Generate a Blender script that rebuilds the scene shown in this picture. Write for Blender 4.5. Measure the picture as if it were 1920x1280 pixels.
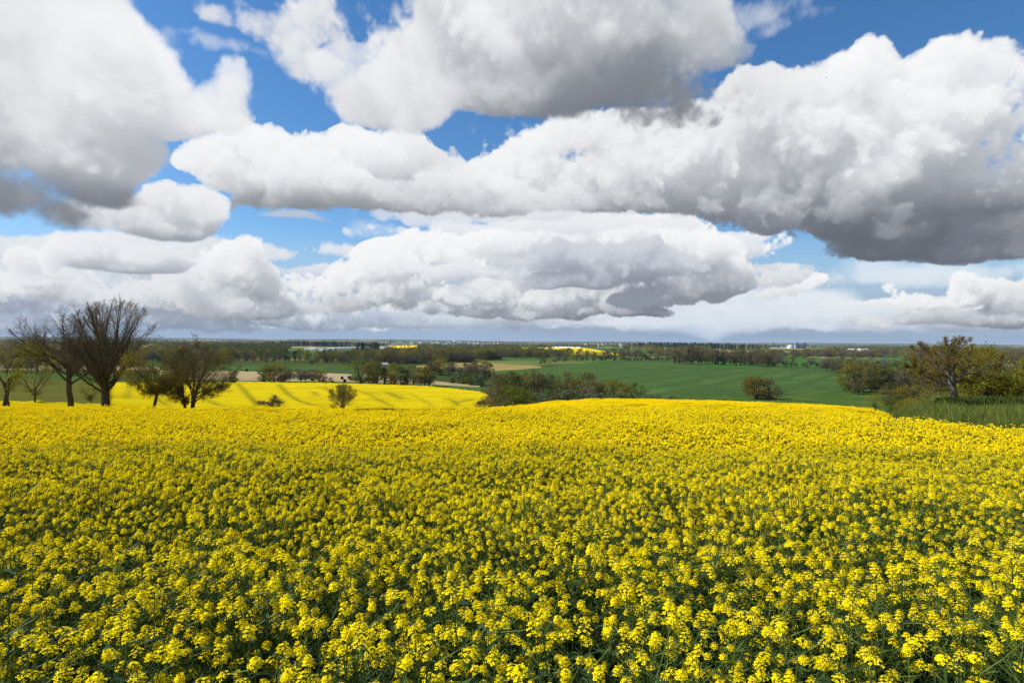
import bpy, math, random
import numpy as np
from mathutils import Vector

# ================================================================ camera, sun, sky, exposure
S = bpy.context.scene
for o in list(bpy.data.objects): bpy.data.objects.remove(o)
COL = S.collection
FPX = 1067.0              # focal length in pixels of the 1920 px wide photograph (20 mm lens)
ROLL = 0.0073             # the camera is tilted a little: the horizon drops to the right
CAMZ = 2.15
cam = bpy.data.cameras.new('camera'); cam_o = bpy.data.objects.new('camera', cam); COL.objects.link(cam_o)
cam.sensor_width = 36.0; cam.lens = 36.0 * FPX / 1920; cam.clip_start = 0.05; cam.clip_end = 60000
cam_o.location = (0, 0, CAMZ); cam_o.rotation_euler = (math.radians(90), -math.atan(ROLL), 0)
S.camera = cam_o
SUN_AZ, SUN_EL = math.radians(-88), math.radians(47)      # azimuth from the viewing direction, clockwise
sl = bpy.data.lights.new('sun', 'SUN'); sl.energy = 5.0; sl.angle = math.radians(0.53); sl.color = (1.0, .955, .88)
so = bpy.data.objects.new('sun', sl); COL.objects.link(so)
sdir = Vector((math.sin(SUN_AZ) * math.cos(SUN_EL), math.cos(SUN_AZ) * math.cos(SUN_EL), math.sin(SUN_EL)))
so.rotation_euler = sdir.to_track_quat('Z', 'Y').to_euler(); so.location = (-40, 0, 60)
S.view_settings.view_transform = 'Standard'; S.view_settings.look = 'None'
S.view_settings.exposure = 0.32; S.view_settings.gamma = 1.0; S.view_settings.use_curve_mapping = False
S.cycles.max_bounces = 12; S.cycles.diffuse_bounces = 7; S.cycles.transmission_bounces = 8; S.cycles.transparent_max_bounces = 8; S.cycles.volume_bounces = 0
S.cycles.use_denoising = True

W = bpy.data.worlds.new('World'); S.world = W; W.use_nodes = True
wn, wl = W.node_tree.nodes, W.node_tree.links
wn.clear()
w_out = wn.new('ShaderNodeOutputWorld'); w_sky = wn.new('ShaderNodeTexSky'); w_bg = wn.new('ShaderNodeBackground')
w_sky.sky_type = 'NISHITA'; w_sky.sun_disc = False; w_sky.sun_elevation = SUN_EL; w_sky.sun_rotation = SUN_AZ
w_sky.altitude = 100; w_sky.air_density = 1.0; w_sky.dust_density = 0.25; w_sky.ozone_density = 4.0
w_bg.inputs['Strength'].default_value = 0.11
w_hs = wn.new('ShaderNodeHueSaturation'); w_hs.inputs['Saturation'].default_value = 1.22
wl.new(w_sky.outputs[0], w_hs.inputs['Color']); wl.new(w_hs.outputs[0], w_bg.inputs['Color'])

# ================================================================ clouds: density volumes lit from above and shaded by hand-set blob tones, seen as directions of the sky
SKY_RES = 0.07            # degrees per texel
AZ0, AZ1, EL0, EL1 = -56.0, 56.0, -3.0, 38.0
SW, SH = int((AZ1 - AZ0) / SKY_RES), int((EL1 - EL0) / SKY_RES)

def sky_dir(x, y):        # photo pixel -> texel (col, row from the top)
    y = y - ROLL * (x - 960)
    az = math.atan2(x - 960, FPX)
    el = math.atan2((640 - y) * math.cos(az), FPX)
    return (math.degrees(az) - AZ0) / SKY_RES, (EL1 - math.degrees(el)) / SKY_RES

def bspline(n, cell, off):
    t = np.arange(n, dtype=np.float32) / cell + off
    i = np.floor(t).astype(int); f = (t - i).astype(np.float32)
    m = int(i.max()) + 4
    w = np.zeros((n, m), np.float32); r = np.arange(n)
    w[r, i] += (1 - f) ** 3 / 6; w[r, i + 1] += (3 * f ** 3 - 6 * f ** 2 + 4) / 6
    w[r, i + 2] += (-3 * f ** 3 + 3 * f ** 2 + 3 * f + 1) / 6; w[r, i + 3] += f ** 3 / 6
    return w

def lattice_noise(shape, cells, rng):
    ws = [bspline(n, c, rng.random() * 1.0) for n, c in zip(shape, cells)]
    a = rng.standard_normal([w.shape[1] for w in ws]).astype(np.float32)
    a = np.tensordot(ws[2], a, (1, 2)).transpose(1, 2, 0)
    a = np.tensordot(ws[1], a, (1, 1)).transpose(1, 0, 2)
    a = np.tensordot(ws[0], a, (1, 0))
    return np.ascontiguousarray(a * 2.6)

def shift_lerp(a, s, axis):
    i = math.floor(s); f = s - i
    def sh(k):
        b = np.zeros_like(a)
        if k == 0: return a
        n = a.shape[axis]
        if abs(k) >= n: return b
        src = [slice(None)] * a.ndim; dst = [slice(None)] * a.ndim
        if k > 0: dst[axis] = slice(k, None); src[axis] = slice(0, n - k)
        else: dst[axis] = slice(0, n + k); src[axis] = slice(-k, None)
        b[tuple(dst)] = a[tuple(src)]
        return b
    return sh(i) * (1 - f) + sh(i + 1) * f if f > 1e-4 else sh(i)

def cloud_layer(img, blobs, y0, y1, cell, nz=22, amp=1.0, ext=0.10, sun=(0.6, 0.1), seed=1, soft=0.22, lit=1.0, amb=1.0,
                billow=0.6, tint=(1, 1, 1), zvox=None, dark=1.0, flat=0.55, alpha=1.0, wisp=0.0, octs=6, warp=0.5, thr=0.45, shade=.95):
    """blobs: (x, y, rx, ry[, painted tone]) in photo pixels; y0..y1 the band of the sky that the layer fills."""
    rng = np.random.default_rng(seed)
    r0 = max(0, int(sky_dir(960, y0)[1])); r1 = min(SH, int(sky_dir(960, y1)[1]) + 1)
    H = r1 - r0; W = SW
    zvox = zvox or cell / 10.0                # texels per depth slice
    # warped coordinates
    cols = np.arange(W, dtype=np.float32)[None, :]; rows = np.arange(r0, r1, dtype=np.float32)[:, None]
    wx = lattice_noise((H, W, 1), (cell * .6, cell * .6, 1), rng)[:, :, 0] * cell * .10 * warp + lattice_noise((H, W, 1), (cell * .2, cell * .2, 1), rng)[:, :, 0] * cell * .04 * warp
    wy = lattice_noise((H, W, 1), (cell * .6, cell * .6, 1), rng)[:, :, 0] * cell * .07 * warp + lattice_noise((H, W, 1), (cell * .2, cell * .2, 1), rng)[:, :, 0] * cell * .03 * warp
    zo = (lattice_noise((H, W, 1), (cell * .35, cell * .3, 1), rng)[:, :, 0] * 1.6 + lattice_noise((H, W, 1), (cell * .1, cell * .1, 1), rng)[:, :, 0] * 1.0 + lattice_noise((H, W, 1), (cell * .04, cell * .04, 1), rng)[:, :, 0] * .5) * zvox
    CX = cols + wx; CY = rows + wy
    Z = (np.arange(nz, dtype=np.float32) - nz / 2) * zvox
    F = np.zeros((H, W, nz), np.float32); tn = np.full((H, W), 1e-6, np.float32); td = np.full((H, W), 1e-6, np.float32)
    for b in blobs:
        x, y, rx, ry = b[:4]; w = 1.0; tone = b[4] if len(b) > 4 else 1.0  # tone paints broad cloud shade by hand, on top of the swept light
        c, r = sky_dir(x, y)
        a = (sky_dir(x + rx, y)[0] - sky_dir(x - rx, y)[0]) / 2; h = (sky_dir(x, y + ry)[1] - sky_dir(x, y - ry)[1]) / 2
        a *= 1.17; h *= 1.17
        i0 = max(0, int(r - h * 1.3 - r0)); i1 = min(H, int(r + h * 1.3 - r0)); j0 = max(0, int(c - a * 1.3)); j1 = min(W, int(c + a * 1.3))
        if i1 <= i0 or j1 <= j0: continue
        dx = (CX[i0:i1, j0:j1] - c) / a
        dy = (CY[i0:i1, j0:j1] - r) / h
        dy = np.where(dy > 0, dy / flat * .8 if flat < .8 else dy, dy)          # flatter underside
        q2 = np.maximum(1.25 - dx * dx - dy * dy, 0) ** 2; tn[i0:i1, j0:j1] += q2 * tone; td[i0:i1, j0:j1] += q2
        dz = (Z[None, None, :] + zo[i0:i1, j0:j1, None]) / (min(max(a, h), nz * zvox * .5) / 1.05)
        q = 1 - (dx * dx + dy * dy)[:, :, None] - dz * dz
        np.maximum(q, 0, out=q)
        F[i0:i1, j0:j1] += w * q * q
    N = np.zeros((H, W, nz), np.float32); g = 1.0; tot = 0
    for o in range(octs):
        c = cell * .5 / (1.95 ** o)
        if c < 1.5: break
        n = lattice_noise((H, W, nz), (c, c * 1.05, max(c / zvox, 1.0)), rng)
        if o >= 1: n = n * (1 - billow) + (1.6 * np.abs(n) - 1.25) * billow
        N += g * n; tot += g * g; g *= 0.69
    N /= math.sqrt(tot)
    D = np.sqrt(F) - thr
    np.minimum(D, .8, out=D)
    D += amp * (N * .45)
    zf = np.abs(Z[None, None, :] + zo[:, :, None]) / (nz * zvox * .5)
    D -= 1.5 * np.clip((zf - .5) / .45, 0, 1) ** 2
    D[F <= 0] = -1
    del N
    if wisp:
        D -= wisp
    rho = np.clip(D / soft, 0, 1); rho = rho * rho * (3 - 2 * rho)
    del D, F
    # light swept down from the sun
    tau = np.zeros((W, nz), np.float32); T = np.empty((H, W, nz), np.float32)
    tau2 = np.zeros((W, nz), np.float32); A = np.empty((H, W, nz), np.float32)
    dl = math.sqrt(1 + sun[0] ** 2 + sun[1] ** 2)
    for i in range(H):
        tau = shift_lerp(shift_lerp(tau, sun[0], 0), -sun[1] / zvox, 1)
        tau2 = tau2 * 0.985
        T[i] = tau + rho[i] * .5 * dl; A[i] = tau2
        tau = tau + rho[i] * dl; tau2 = tau2 + rho[i]
        if i % 6 == 0:   # sideways diffusion of the skylight
            tau[1:-1] = .25 * tau[:-2] + .5 * tau[1:-1] + .25 * tau[2:]
            tau2[1:-1] = .25 * tau2[:-2] + .5 * tau2[1:-1] + .25 * tau2[2:]
    T *= ext * shade; A *= ext * dark
    L = (.30 * np.exp(-T) + .31 * np.exp(-.21 * T) + .43 * np.exp(-.075 * T)) ** 1.3
    S = .45 + .55 * np.exp(-.22 * A)
    del T, A
    for _ in range(3):
        L[:, :, 1:-1] = .25 * L[:, :, :-2] + .5 * L[:, :, 1:-1] + .25 * L[:, :, 2:]
    # composite front to back
    tone = tn / td; del tn, td
    col = np.zeros((H, W, 3), np.float32); tr = np.ones((H, W), np.float32)
    sunc = np.array([1.0, .98, .95], np.float32) * lit; skyc = np.array([.205, .236, .292], np.float32) * amb
    SUB = 4
    for k in range(nz - 1):
        if not (rho[:, :, k].any() or rho[:, :, k + 1].any()): continue
        for q in range(SUB):
            f = (q + .5) / SUB
            w = 1 - np.exp(-(rho[:, :, k] * (1 - f) + rho[:, :, k + 1] * f) * (ext * zvox * 2.2 / SUB))
            s = L[:, :, k] * (1 - f) + L[:, :, k + 1] * f; a = S[:, :, k] * (1 - f) + S[:, :, k + 1] * f
            wt = w * tr
            for ch in range(3): col[:, :, ch] += wt * (sunc[ch] * s * tone + skyc[ch] * a * (.55 + .45 * tone)) * tint[ch]
            tr *= 1 - w
    ed = np.ones((H, 1), np.float32); m = min(H // 6, 14); ed[-m:, 0] = np.linspace(1, 0, m); ed = ed if y1 < 640 else np.ones((H, 1), np.float32)
    a = (1 - tr) * alpha; col *= alpha
    sub = img[r0:r1]
    sub[:, :, :3] = sub[:, :, :3] * (1 - a[:, :, None]) + col
    sub[:, :, 3] = 1 - (1 - sub[:, :, 3]) * (1 - a)

def make_clouds():
    img = np.zeros((SH, SW, 4), np.float32)
    # pale murk and rain low over the horizon
    el = (EL1 - (np.arange(SH) + .5) * SKY_RES)[:, None]
    rng = np.random.default_rng(5)
    n = lattice_noise((SH, SW, 1), (14, 160, 1), rng)[:, :, 0] * .5 + lattice_noise((SH, SW, 1), (6, 50, 1), rng)[:, :, 0] * .3
    a = np.clip(1.0 - (el - 2.0 - n * .5) / 9.0, 0, 1); a = a * a * (3 - 2 * a) * .95
    c = np.array([.29, .39, .53], np.float32) * (1 + .10 * n[:, :, None]) + np.clip(el - 2, 0, 9)[:, :, None] * np.array([.018, .017, .015], np.float32)
    img[:, :, :3] = c * a[:, :, None]; img[:, :, 3] = a
    L = cloud_layer
    rg = np.random.default_rng(11)
    # thin veils between the heaps
    veil = [(x, y, 24 if x == 562 else rg.uniform(120, 260), rg.uniform(20, 46)) for x, y in ((980, 250), (1560, 30), (1420, 20), (700, 430), (860, 420), (620, 120), (420, 80), (300, 470), (900, 200), (1620, 500), (1760, 500), (562, 460), (250, 560), (700, 580), (1000, 590), (1500, 560))]
    L(img, veil, -40, 634, 150, nz=14, ext=.012, seed=19, amp=1.1, lit=.85, amb=1.6, soft=1.0, thr=.5, alpha=.6, flat=.9)
    # long low rows behind the heaps
    rows = [(x, y + rg.uniform(-10, 10), rg.uniform(90, 190), rg.uniform(12, 26), rg.uniform(.7, 1.05)) for y in (575, 545, 515, 485, 460) for x in np.arange(-500, 420, 95) + rg.uniform(-40, 40)]
    rows += [(x, y + rg.uniform(-10, 10), rg.uniform(90, 190), rg.uniform(12, 24), rg.uniform(.7, 1.0)) for y in (575, 545, 510, 470, 440) for x in np.arange(790, 1370, 95) + rg.uniform(-40, 40)]
    rows += [(x, y + rg.uniform(-8, 8), rg.uniform(90, 170), rg.uniform(10, 18), rg.uniform(.7, 1.0)) for y in (598, 575) for x in np.arange(420, 2300, 110) + rg.uniform(-40, 40)]
    L(img, rows, 400, 634, 80, nz=22, zvox=5, ext=.06, seed=17, amp=1.0, lit=.82, amb=1.5, flat=.8, soft=.6, alpha=.92)
    # far banks near the horizon
    far = [(x, y + rg.uniform(-8, 8), rg.uniform(60, 140), rg.uniform(10, 22), rg.uniform(.45, 1.0)) for y in (606, 590, 570, 550, 530, 505) for x in np.arange(-600, 640, 58) + rg.uniform(-30, 30)]
    far += [(x, y + rg.uniform(-5, 5), rg.uniform(50, 110), rg.uniform(8, 16), rg.uniform(.4, .9)) for y in (606, 590) for x in np.arange(640, 2600, 75) + rg.uniform(-30, 30)]
    L(img, far, 430, 634, 60, nz=20, zvox=4, ext=.12, seed=21, amp=.9, tint=(.95, 1.0, 1.07), lit=.68, amb=1.6, alpha=.9, flat=.9, soft=.5)
    # rain veil under the middle bank
    L(img, [(x, 575, 90, 44) for x in range(1160, 1560, 60)], 480, 636, 120, nz=10, ext=.03, seed=25, amp=.35, tint=(.96, 1.0, 1.05), lit=.42, amb=2.3, alpha=.75, flat=.9, soft=.9, thr=.3)
    # puffs low on the right
    L(img, [(1545, 575, 26, 22, 1.1), (1560, 590, 40, 26, 1), (1610, 606, 60, 14, .6), (1655, 540, 24, 18, 1.05), (1680, 556, 40, 24, 1), (1712, 566, 40, 24, .95), (1740, 590, 80, 16, .5), (1800, 530, 30, 24, 1.05), (1810, 555, 44, 34, 1), (1850, 550, 50, 28, .9), (1905, 575, 60, 30, .55),
            (1780, 595, 110, 16, .5), (1880, 600, 90, 18, .45), (1520, 526, 34, 18, 1), (1490, 540, 60, 18, .8), (1450, 548, 60, 18, .7), (1980, 550, 80, 50, .8), (2100, 560, 120, 50), (2300, 550, 140, 60)],
      440, 634, 60, nz=36, zvox=3.2, ext=.14, seed=31, lit=.95, amb=1.2, soft=.26, amp=1.1)
    # middle bank, and the left one
    L(img, [(560, 545, 70, 30, .8), (640, 525, 90, 36, .95), (720, 478, 56, 30, 1.05), (740, 505, 100, 46, .95), (830, 475, 90, 50, 1.05), (900, 445, 80, 36, 1.05), (1000, 450, 130, 46, 1.0), (1120, 450, 130, 50, 1.0), (1220, 440, 120, 44, 1.1), (1330, 460, 120, 50, 1.0), (1420, 470, 70, 50, 1.05), (1440, 520, 70, 30, .6), (1350, 530, 120, 26, .5),
            (640, 570, 120, 22, .5), (760, 560, 160, 34, .75), (900, 555, 180, 36, .8), (900, 588, 200, 16, .4), (1040, 555, 200, 36, .75), (1060, 582, 180, 18, .4), (1180, 540, 180, 40, .6), (1300, 510, 150, 40, .7),
            (430, 495, 70, 44, .95), (465, 470, 46, 34, 1.0), (490, 520, 50, 40, .8), (300, 520, 120, 50, .7), (180, 545, 150, 40, .65), (330, 560, 140, 40, .6), (480, 570, 110, 30, .5), (50, 530, 150, 40, .7), (-100, 530, 150, 50), (-300, 520, 200, 60), (120, 500, 120, 40, .85)],
      385, 625, 110, nz=34, zvox=6.5, ext=.085, seed=41, lit=.95, amb=1.3, soft=.27, amp=1.1, billow=.75)
    # grey clouds in front of the bank
    L(img, [(950, 492, 40, 24), (1030, 480, 80, 40), (1110, 485, 100, 48), (1200, 485, 90, 40), (1260, 500, 70, 30), (1160, 512, 110, 28, .7), (1215, 545, 50, 34, .6), (1080, 530, 90, 20, .8), (1190, 565, 50, 20, .7), (780, 506, 80, 16, 1.6), (860, 503, 70, 16, 1.5)],
      400, 600, 80, nz=34, zvox=4, ext=.09, seed=51, lit=.33, amb=1.45, soft=.36)
    L(img, [(95, 490, 34, 34, 1), (170, 480, 90, 40, .9), (270, 480, 80, 40, .8), (325, 500, 30, 16, .5), (240, 505, 110, 14, .4)], 400, 560, 80, nz=34, zvox=4, ext=.08, seed=52, lit=.8, amb=1.4, soft=.36)
    # large central and right clouds
    L(img, [(345, 290, 44, 24), (410, 272, 70, 40, 1.1), (450, 252, 56, 36, 1.15), (490, 265, 60, 44, 1.1), (540, 300, 60, 50, 1.05), (600, 310, 80, 60, 1), (690, 295, 90, 60, 1.05), (690, 265, 50, 30, 1.1), (760, 290, 80, 56, .95), (830, 320, 70, 60, .55), (910, 320, 80, 50, .95), (450, 325, 100, 46, .95), (540, 375, 130, 40, .4), (700, 375, 190, 38, .4), (880, 372, 150, 40, .5),
            (430, 305, 110, 50, 1), (560, 335, 190, 60, .95), (640, 350, 200, 40, .75), (900, 335, 160, 50, .9), (970, 290, 90, 60, 1), (1000, 262, 70, 40, 1.05), (1080, 255, 90, 50, .95), (1180, 265, 100, 60, .85), (1090, 340, 120, 70, .82), (1200, 330, 150, 90, .95), (1320, 290, 150, 90, .95), (1420, 240, 110, 100, .72), (1375, 170, 50, 50, .75), (1430, 165, 44, 50, .8), (1500, 160, 60, 44, .8), (1540, 185, 90, 80, .95), (1600, 118, 70, 66, 1.2), (1650, 82, 56, 46, 1.2), (1660, 190, 140, 110, 1.05), (1740, 140, 80, 60, 1.15), (1790, 88, 70, 50, 1.2), (1870, 112, 80, 64, 1.15), (1950, 125, 90, 80, 1.1), (1800, 180, 150, 100, 1.0),
            (1420, 330, 130, 80, .9), (1890, 170, 90, 90, 1), (1980, 240, 120, 120, .8), (1560, 270, 160, 110, .92), (1740, 260, 170, 110, 1), (1900, 260, 140, 100, .8), (1600, 330, 220, 70, .95), (1850, 330, 200, 60, .8), (1300, 380, 220, 46, .38), (1500, 385, 230, 60, .34), (1700, 400, 230, 70, .17), (1900, 410, 230, 70, .19), (1660, 455, 130, 40, .18), (1820, 460, 170, 38, .16), (2100, 200, 200, 180), (2300, 300, 260, 220), (2100, 420, 240, 90, .2), (1010, 375, 180, 40, .6), (1150, 385, 160, 40, .5)],
      10, 540, 150, nz=42, zvox=10, ext=.05, seed=61, lit=.95, amb=1.05, sun=(.5, .1), amp=.95, thr=.33, soft=.30, billow=.7)
    L(img, [(880, 415, 170, 18), (1040, 420, 180, 24), (1200, 418, 140, 24), (560, 408, 90, 12, .5)], 340, 480, 100, nz=20, ext=.04, seed=63, lit=.55, amb=1.6, alpha=.8, soft=.7)
    L(img, [(240, 400, 100, 44, .7), (330, 400, 90, 50, .85), (380, 395, 56, 40, .9), (300, 435, 100, 26, .5), (150, 420, 90, 40, .6), (360, 430, 50, 24, .6)], 300, 500, 110, nz=30, zvox=6, ext=.06, seed=65, lit=.9, amb=1.2, sun=(.5, .2), soft=.4)
    # near clouds high up
    L(img, [(60, 60, 200, 150, .74), (190, 70, 110, 100, .95), (250, 100, 80, 70, 1.1), (300, 120, 60, 50, 1.1), (-150, 0, 260, 220, .6), (-150, 250, 300, 220, .6), (60, 220, 220, 150, .76), (230, 180, 140, 90, .9), (340, 190, 110, 66, .85), (425, 185, 70, 70, .85), (445, 140, 40, 50, .9), (120, 290, 210, 90, .72), (225, 290, 90, 70, .75), (20, 390, 190, 70, .2), (-200, 420, 220, 80, .2), (190, 360, 130, 44, .22)],
      -600, 510, 200, nz=36, zvox=14, ext=.03, seed=71, lit=1.02, amb=1.05, sun=(.5, .25), soft=.7, amp=1.05, thr=.34)
    L(img, [(430, 20, 80, 40, .8), (500, 50, 60, 44, .8), (560, 110, 80, 80, .8), (650, 100, 140, 140, .82), (640, 170, 110, 80, .85), (765, 160, 90, 60, .8), (730, 205, 110, 60, .8), (790, 200, 60, 50, .8), (800, 60, 200, 160, .85), (1000, 50, 230, 140, .9), (1180, 50, 190, 100, .55), (1320, 55, 90, 80, .85), (1260, 90, 100, 80, .5), (1120, 160, 190, 110, .3), (1000, 160, 180, 90, .5), (1250, 220, 120, 80, .32), (1330, 110, 80, 60, .5), (880, 160, 150, 70, .75), (700, -80, 200, 130), (1100, -100, 320, 140), (300, -220, 200, 70), (1500, -120, 200, 80)],
      -600, 400, 200, nz=36, zvox=14, ext=.036, seed=74, lit=1.0, amb=1.0, sun=(.6, .2), soft=.7, amp=1.1, thr=.36)
    return img

cloud_px = make_clouds()
fade = np.clip((EL1 - 0.5 - (EL1 - (np.arange(SH) + .5) * SKY_RES)) / 3.0, 0, 1)[:, None].astype(np.float32)   # nothing overhead
cloud_px[:, :, :3] /= np.maximum(cloud_px[:, :, 3:], 1e-3); cloud_px[:, :, 3] *= fade
_c = cloud_px[:, :, :3]; _c[...] = np.where(_c > .55, .55 + .43 * (1 - np.exp(-(_c - .55) / .43)), _c)   # the brightest tops stay just under pure white
ci = bpy.data.images.new('clouds', SW, SH, alpha=True, float_buffer=True)
ci.alpha_mode = 'CHANNEL_PACKED'
ci.pixels.foreach_set(np.ascontiguousarray(cloud_px[::-1]).ravel()); ci.update(); ci.pack()
del cloud_px

def wmath(op, a, b=None):
    n = wn.new('ShaderNodeMath'); n.operation = op
    for k, v in enumerate((a, b)):
        if v is None: continue
        if isinstance(v, (int, float)): n.inputs[k].default_value = v
        else: wl.new(v, n.inputs[k])
    return n.outputs[0]
w_tc = wn.new('ShaderNodeTexCoord'); w_sx = wn.new('ShaderNodeSeparateXYZ'); wl.new(w_tc.outputs['Generated'], w_sx.inputs[0])
az = wmath('ARCTAN2', w_sx.outputs[0], w_sx.outputs[1]); el = wmath('ARCSINE', w_sx.outputs[2])
uu = wmath('DIVIDE', wmath('SUBTRACT', az, math.radians(AZ0)), math.radians(AZ1 - AZ0))
uu = wmath('PINGPONG', uu, 1.0)                                      # the cloud field carries on all round
vv = wmath('DIVIDE', wmath('SUBTRACT', el, math.radians(EL0)), math.radians(EL1 - EL0))
w_cx = wn.new('ShaderNodeCombineXYZ'); wl.new(uu, w_cx.inputs[0]); wl.new(vv, w_cx.inputs[1])
w_im = wn.new('ShaderNodeTexImage'); w_im.image = ci; w_im.extension = 'EXTEND'; w_im.interpolation = 'Cubic'
wl.new(w_cx.outputs[0], w_im.inputs[0])
w_cb = wn.new('ShaderNodeBackground'); wl.new(w_im.outputs['Color'], w_cb.inputs['Color']); w_cb.inputs['Strength'].default_value = 0.84
w_mx = wn.new('ShaderNodeMixShader'); wl.new(w_im.outputs['Alpha'], w_mx.inputs[0]); wl.new(w_bg.outputs[0], w_mx.inputs[1]); wl.new(w_cb.outputs[0], w_mx.inputs[2])
wl.new(w_mx.outputs[0], w_out.inputs['Surface'])

# ================================================================ helpers
class MB:
    """collects vertices, quads and triangles with a material index, builds ONE mesh"""
    def __init__(s): s.v = []; s.f = []; s.n = 0
    def add(s, v, f, mi=0):
        v = np.asarray(v, np.float32).reshape(-1, 3); f = np.asarray(f, np.int64)
        s.v.append(v); s.f.append((f + s.n, np.full(len(f), mi, np.int32))); s.n += len(v)
    def mesh(s, name, mats, smooth=False):
        me = bpy.data.meshes.new(name)
        v = np.concatenate(s.v); me.vertices.add(len(v)); me.vertices.foreach_set('co', v.ravel())
        li = np.concatenate([f.ravel() for f, m in s.f]); tot = np.concatenate([np.full(len(f), f.shape[1]) for f, m in s.f])
        st = np.concatenate([[0], np.cumsum(tot)[:-1]])
        me.loops.add(len(li)); me.loops.foreach_set('vertex_index', li.astype(np.int32))
        me.polygons.add(len(tot)); me.polygons.foreach_set('loop_start', st.astype(np.int32)); me.polygons.foreach_set('loop_total', tot.astype(np.int32))
        for m in mats: me.materials.append(m)
        me.polygons.foreach_set('material_index', np.concatenate([m for f, m in s.f]))
        me.polygons.foreach_set('use_smooth', np.full(len(tot), smooth))
        me.update(calc_edges=True); me.validate()
        return me

def put(name, me, parent=None, loc=None):
    o = bpy.data.objects.new(name, me); COL.objects.link(o)
    if parent is not None: o.parent = parent
    if loc is not None: o.location = loc
    return o

def tag(o, label, cat, group=None, kind=None):
    o['label'] = label; o['category'] = cat
    if group: o['group'] = group
    if kind: o['kind'] = kind
    return o

def setting(o, label=None, kind='structure', cat=None):
    o['kind'] = kind
    if label: o['label'] = label
    if cat: o['category'] = cat
    return o

def unit(a): return a / np.maximum(np.linalg.norm(a, axis=-1, keepdims=True), 1e-9)

def tube(mb, pts, rad, sides=4, mi=0):
    pts = np.asarray(pts, np.float32); n = len(pts)
    t = np.empty_like(pts); t[1:-1] = pts[2:] - pts[:-2]; t[0] = pts[1] - pts[0]; t[-1] = pts[-1] - pts[-2]
    t = unit(t); ref = np.array([0, 0, 1.0]) if abs(t[0, 2]) < .9 else np.array([1.0, 0, 0])
    a = unit(np.cross(t, ref)); b = np.cross(t, a)
    an = np.arange(sides) * 2 * np.pi / sides
    ring = pts[:, None] + np.asarray(rad, np.float32)[:, None, None] * (np.cos(an)[None, :, None] * a[:, None] + np.sin(an)[None, :, None] * b[:, None])
    i = np.arange(n - 1)[:, None] * sides; j = np.arange(sides)[None]
    q = np.stack([i + j, i + (j + 1) % sides, i + sides + (j + 1) % sides, i + sides + j], -1).reshape(-1, 4)
    mb.add(ring.reshape(-1, 3), q, mi)

def box(mb, x0, x1, y0, y1, z0, z1, mi=0):
    v = [(x, y, z) for z in (z0, z1) for y in (y0, y1) for x in (x0, x1)]
    mb.add(v, [(0, 1, 3, 2)[::-1], (4, 5, 7, 6), (0, 1, 5, 4), (2, 3, 7, 6)[::-1], (0, 2, 6, 4)[::-1], (1, 3, 7, 5)], mi)

def cards(mb, c, size, rng, mi=0, up=None, aspect=.7):
    """leaf-sized quads at the points c, turned every way"""
    n = len(c)
    d = unit(rng.normal(size=(n, 3))); e = unit(np.cross(d, unit(rng.normal(size=(n, 3)))))
    s = np.asarray(size).reshape(-1, 1) * rng.uniform(.6, 1.35, (n, 1))
    v = np.stack([c - d * s * .5, c + e * s * aspect * .5 + d * s * .05, c + d * s * .5, c - e * s * aspect * .5 + d * s * .05], 1)
    mb.add(v.reshape(-1, 3), np.arange(4 * n).reshape(-1, 4), mi)

# ---------------------------------------------------------------- materials
class NT:
    def __init__(s, name):
        s.m = bpy.data.materials.new(name); s.m.use_nodes = True; s.t = s.m.node_tree; s.n = s.t.nodes; s.b = s.n['Principled BSDF']; s.out = s.n['Material Output']
        s.b.inputs['Specular IOR Level'].default_value = 0; s.b.inputs['Roughness'].default_value = .8
    def new(s, t, **kw):
        n = s.n.new('ShaderNode' + t)
        for k, v in kw.items():
            if hasattr(n, k) and k not in n.inputs: setattr(n, k, v)
            else: n.inputs[k].default_value = v
        return n
    def link(s, a, b): s.t.links.new(a, b)
    def noise(s, scale, detail=4, coord='Object', rough=.6):
        tc = s.new('TexCoord') if coord != 'Position' else s.new('NewGeometry')
        n = s.new('TexNoise'); n.inputs['Scale'].default_value = scale; n.inputs['Detail'].default_value = detail; n.inputs['Roughness'].default_value = rough
        s.link(tc.outputs[coord], n.inputs['Vector']); return n.outputs[0]
    def ramp(s, fac, stops):
        r = s.new('ValToRGB'); el = r.color_ramp.elements
        while len(el) < len(stops): el.new(.5)
        for e, (p, c) in zip(el, stops): e.position = p; e.color = (*c, 1)
        s.link(fac, r.inputs[0]); return r.outputs[0]
    def mix(s, fac, a, b, mode='MIX'):
        m = s.new('Mix', data_type='RGBA', blend_type=mode)
        for v, k in ((fac, 0), (a, 6), (b, 7)):
            if isinstance(v, (int, float)): m.inputs[k].default_value = v
            elif isinstance(v, tuple): m.inputs[k].default_value = (*v, 1)
            else: s.link(v, m.inputs[k])
        return m.outputs[2]
    def base(s, c):
        if isinstance(c, tuple): s.b.inputs['Base Color'].default_value = (*c, 1)
        else: s.link(c, s.b.inputs['Base Color'])
        s.c = c; return s
    def bump(s, h, dist, strength=1.0):
        b = s.new('Bump'); b.inputs['Distance'].default_value = dist; b.inputs['Strength'].default_value = strength
        s.link(h, b.inputs['Height']); s.link(b.outputs[0], s.b.inputs['Normal']); return s
    def translucent(s, f):
        t = s.new('BsdfTranslucent'); m = s.new('MixShader'); m.inputs[0].default_value = f
        if isinstance(s.c, tuple): t.inputs[0].default_value = (*s.c, 1)
        else: s.link(s.c, t.inputs[0])
        s.link(s.b.outputs[0], m.inputs[1]); s.link(t.outputs[0], m.inputs[2]); s.link(m.outputs[0], s.out.inputs[0]); return s

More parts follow.
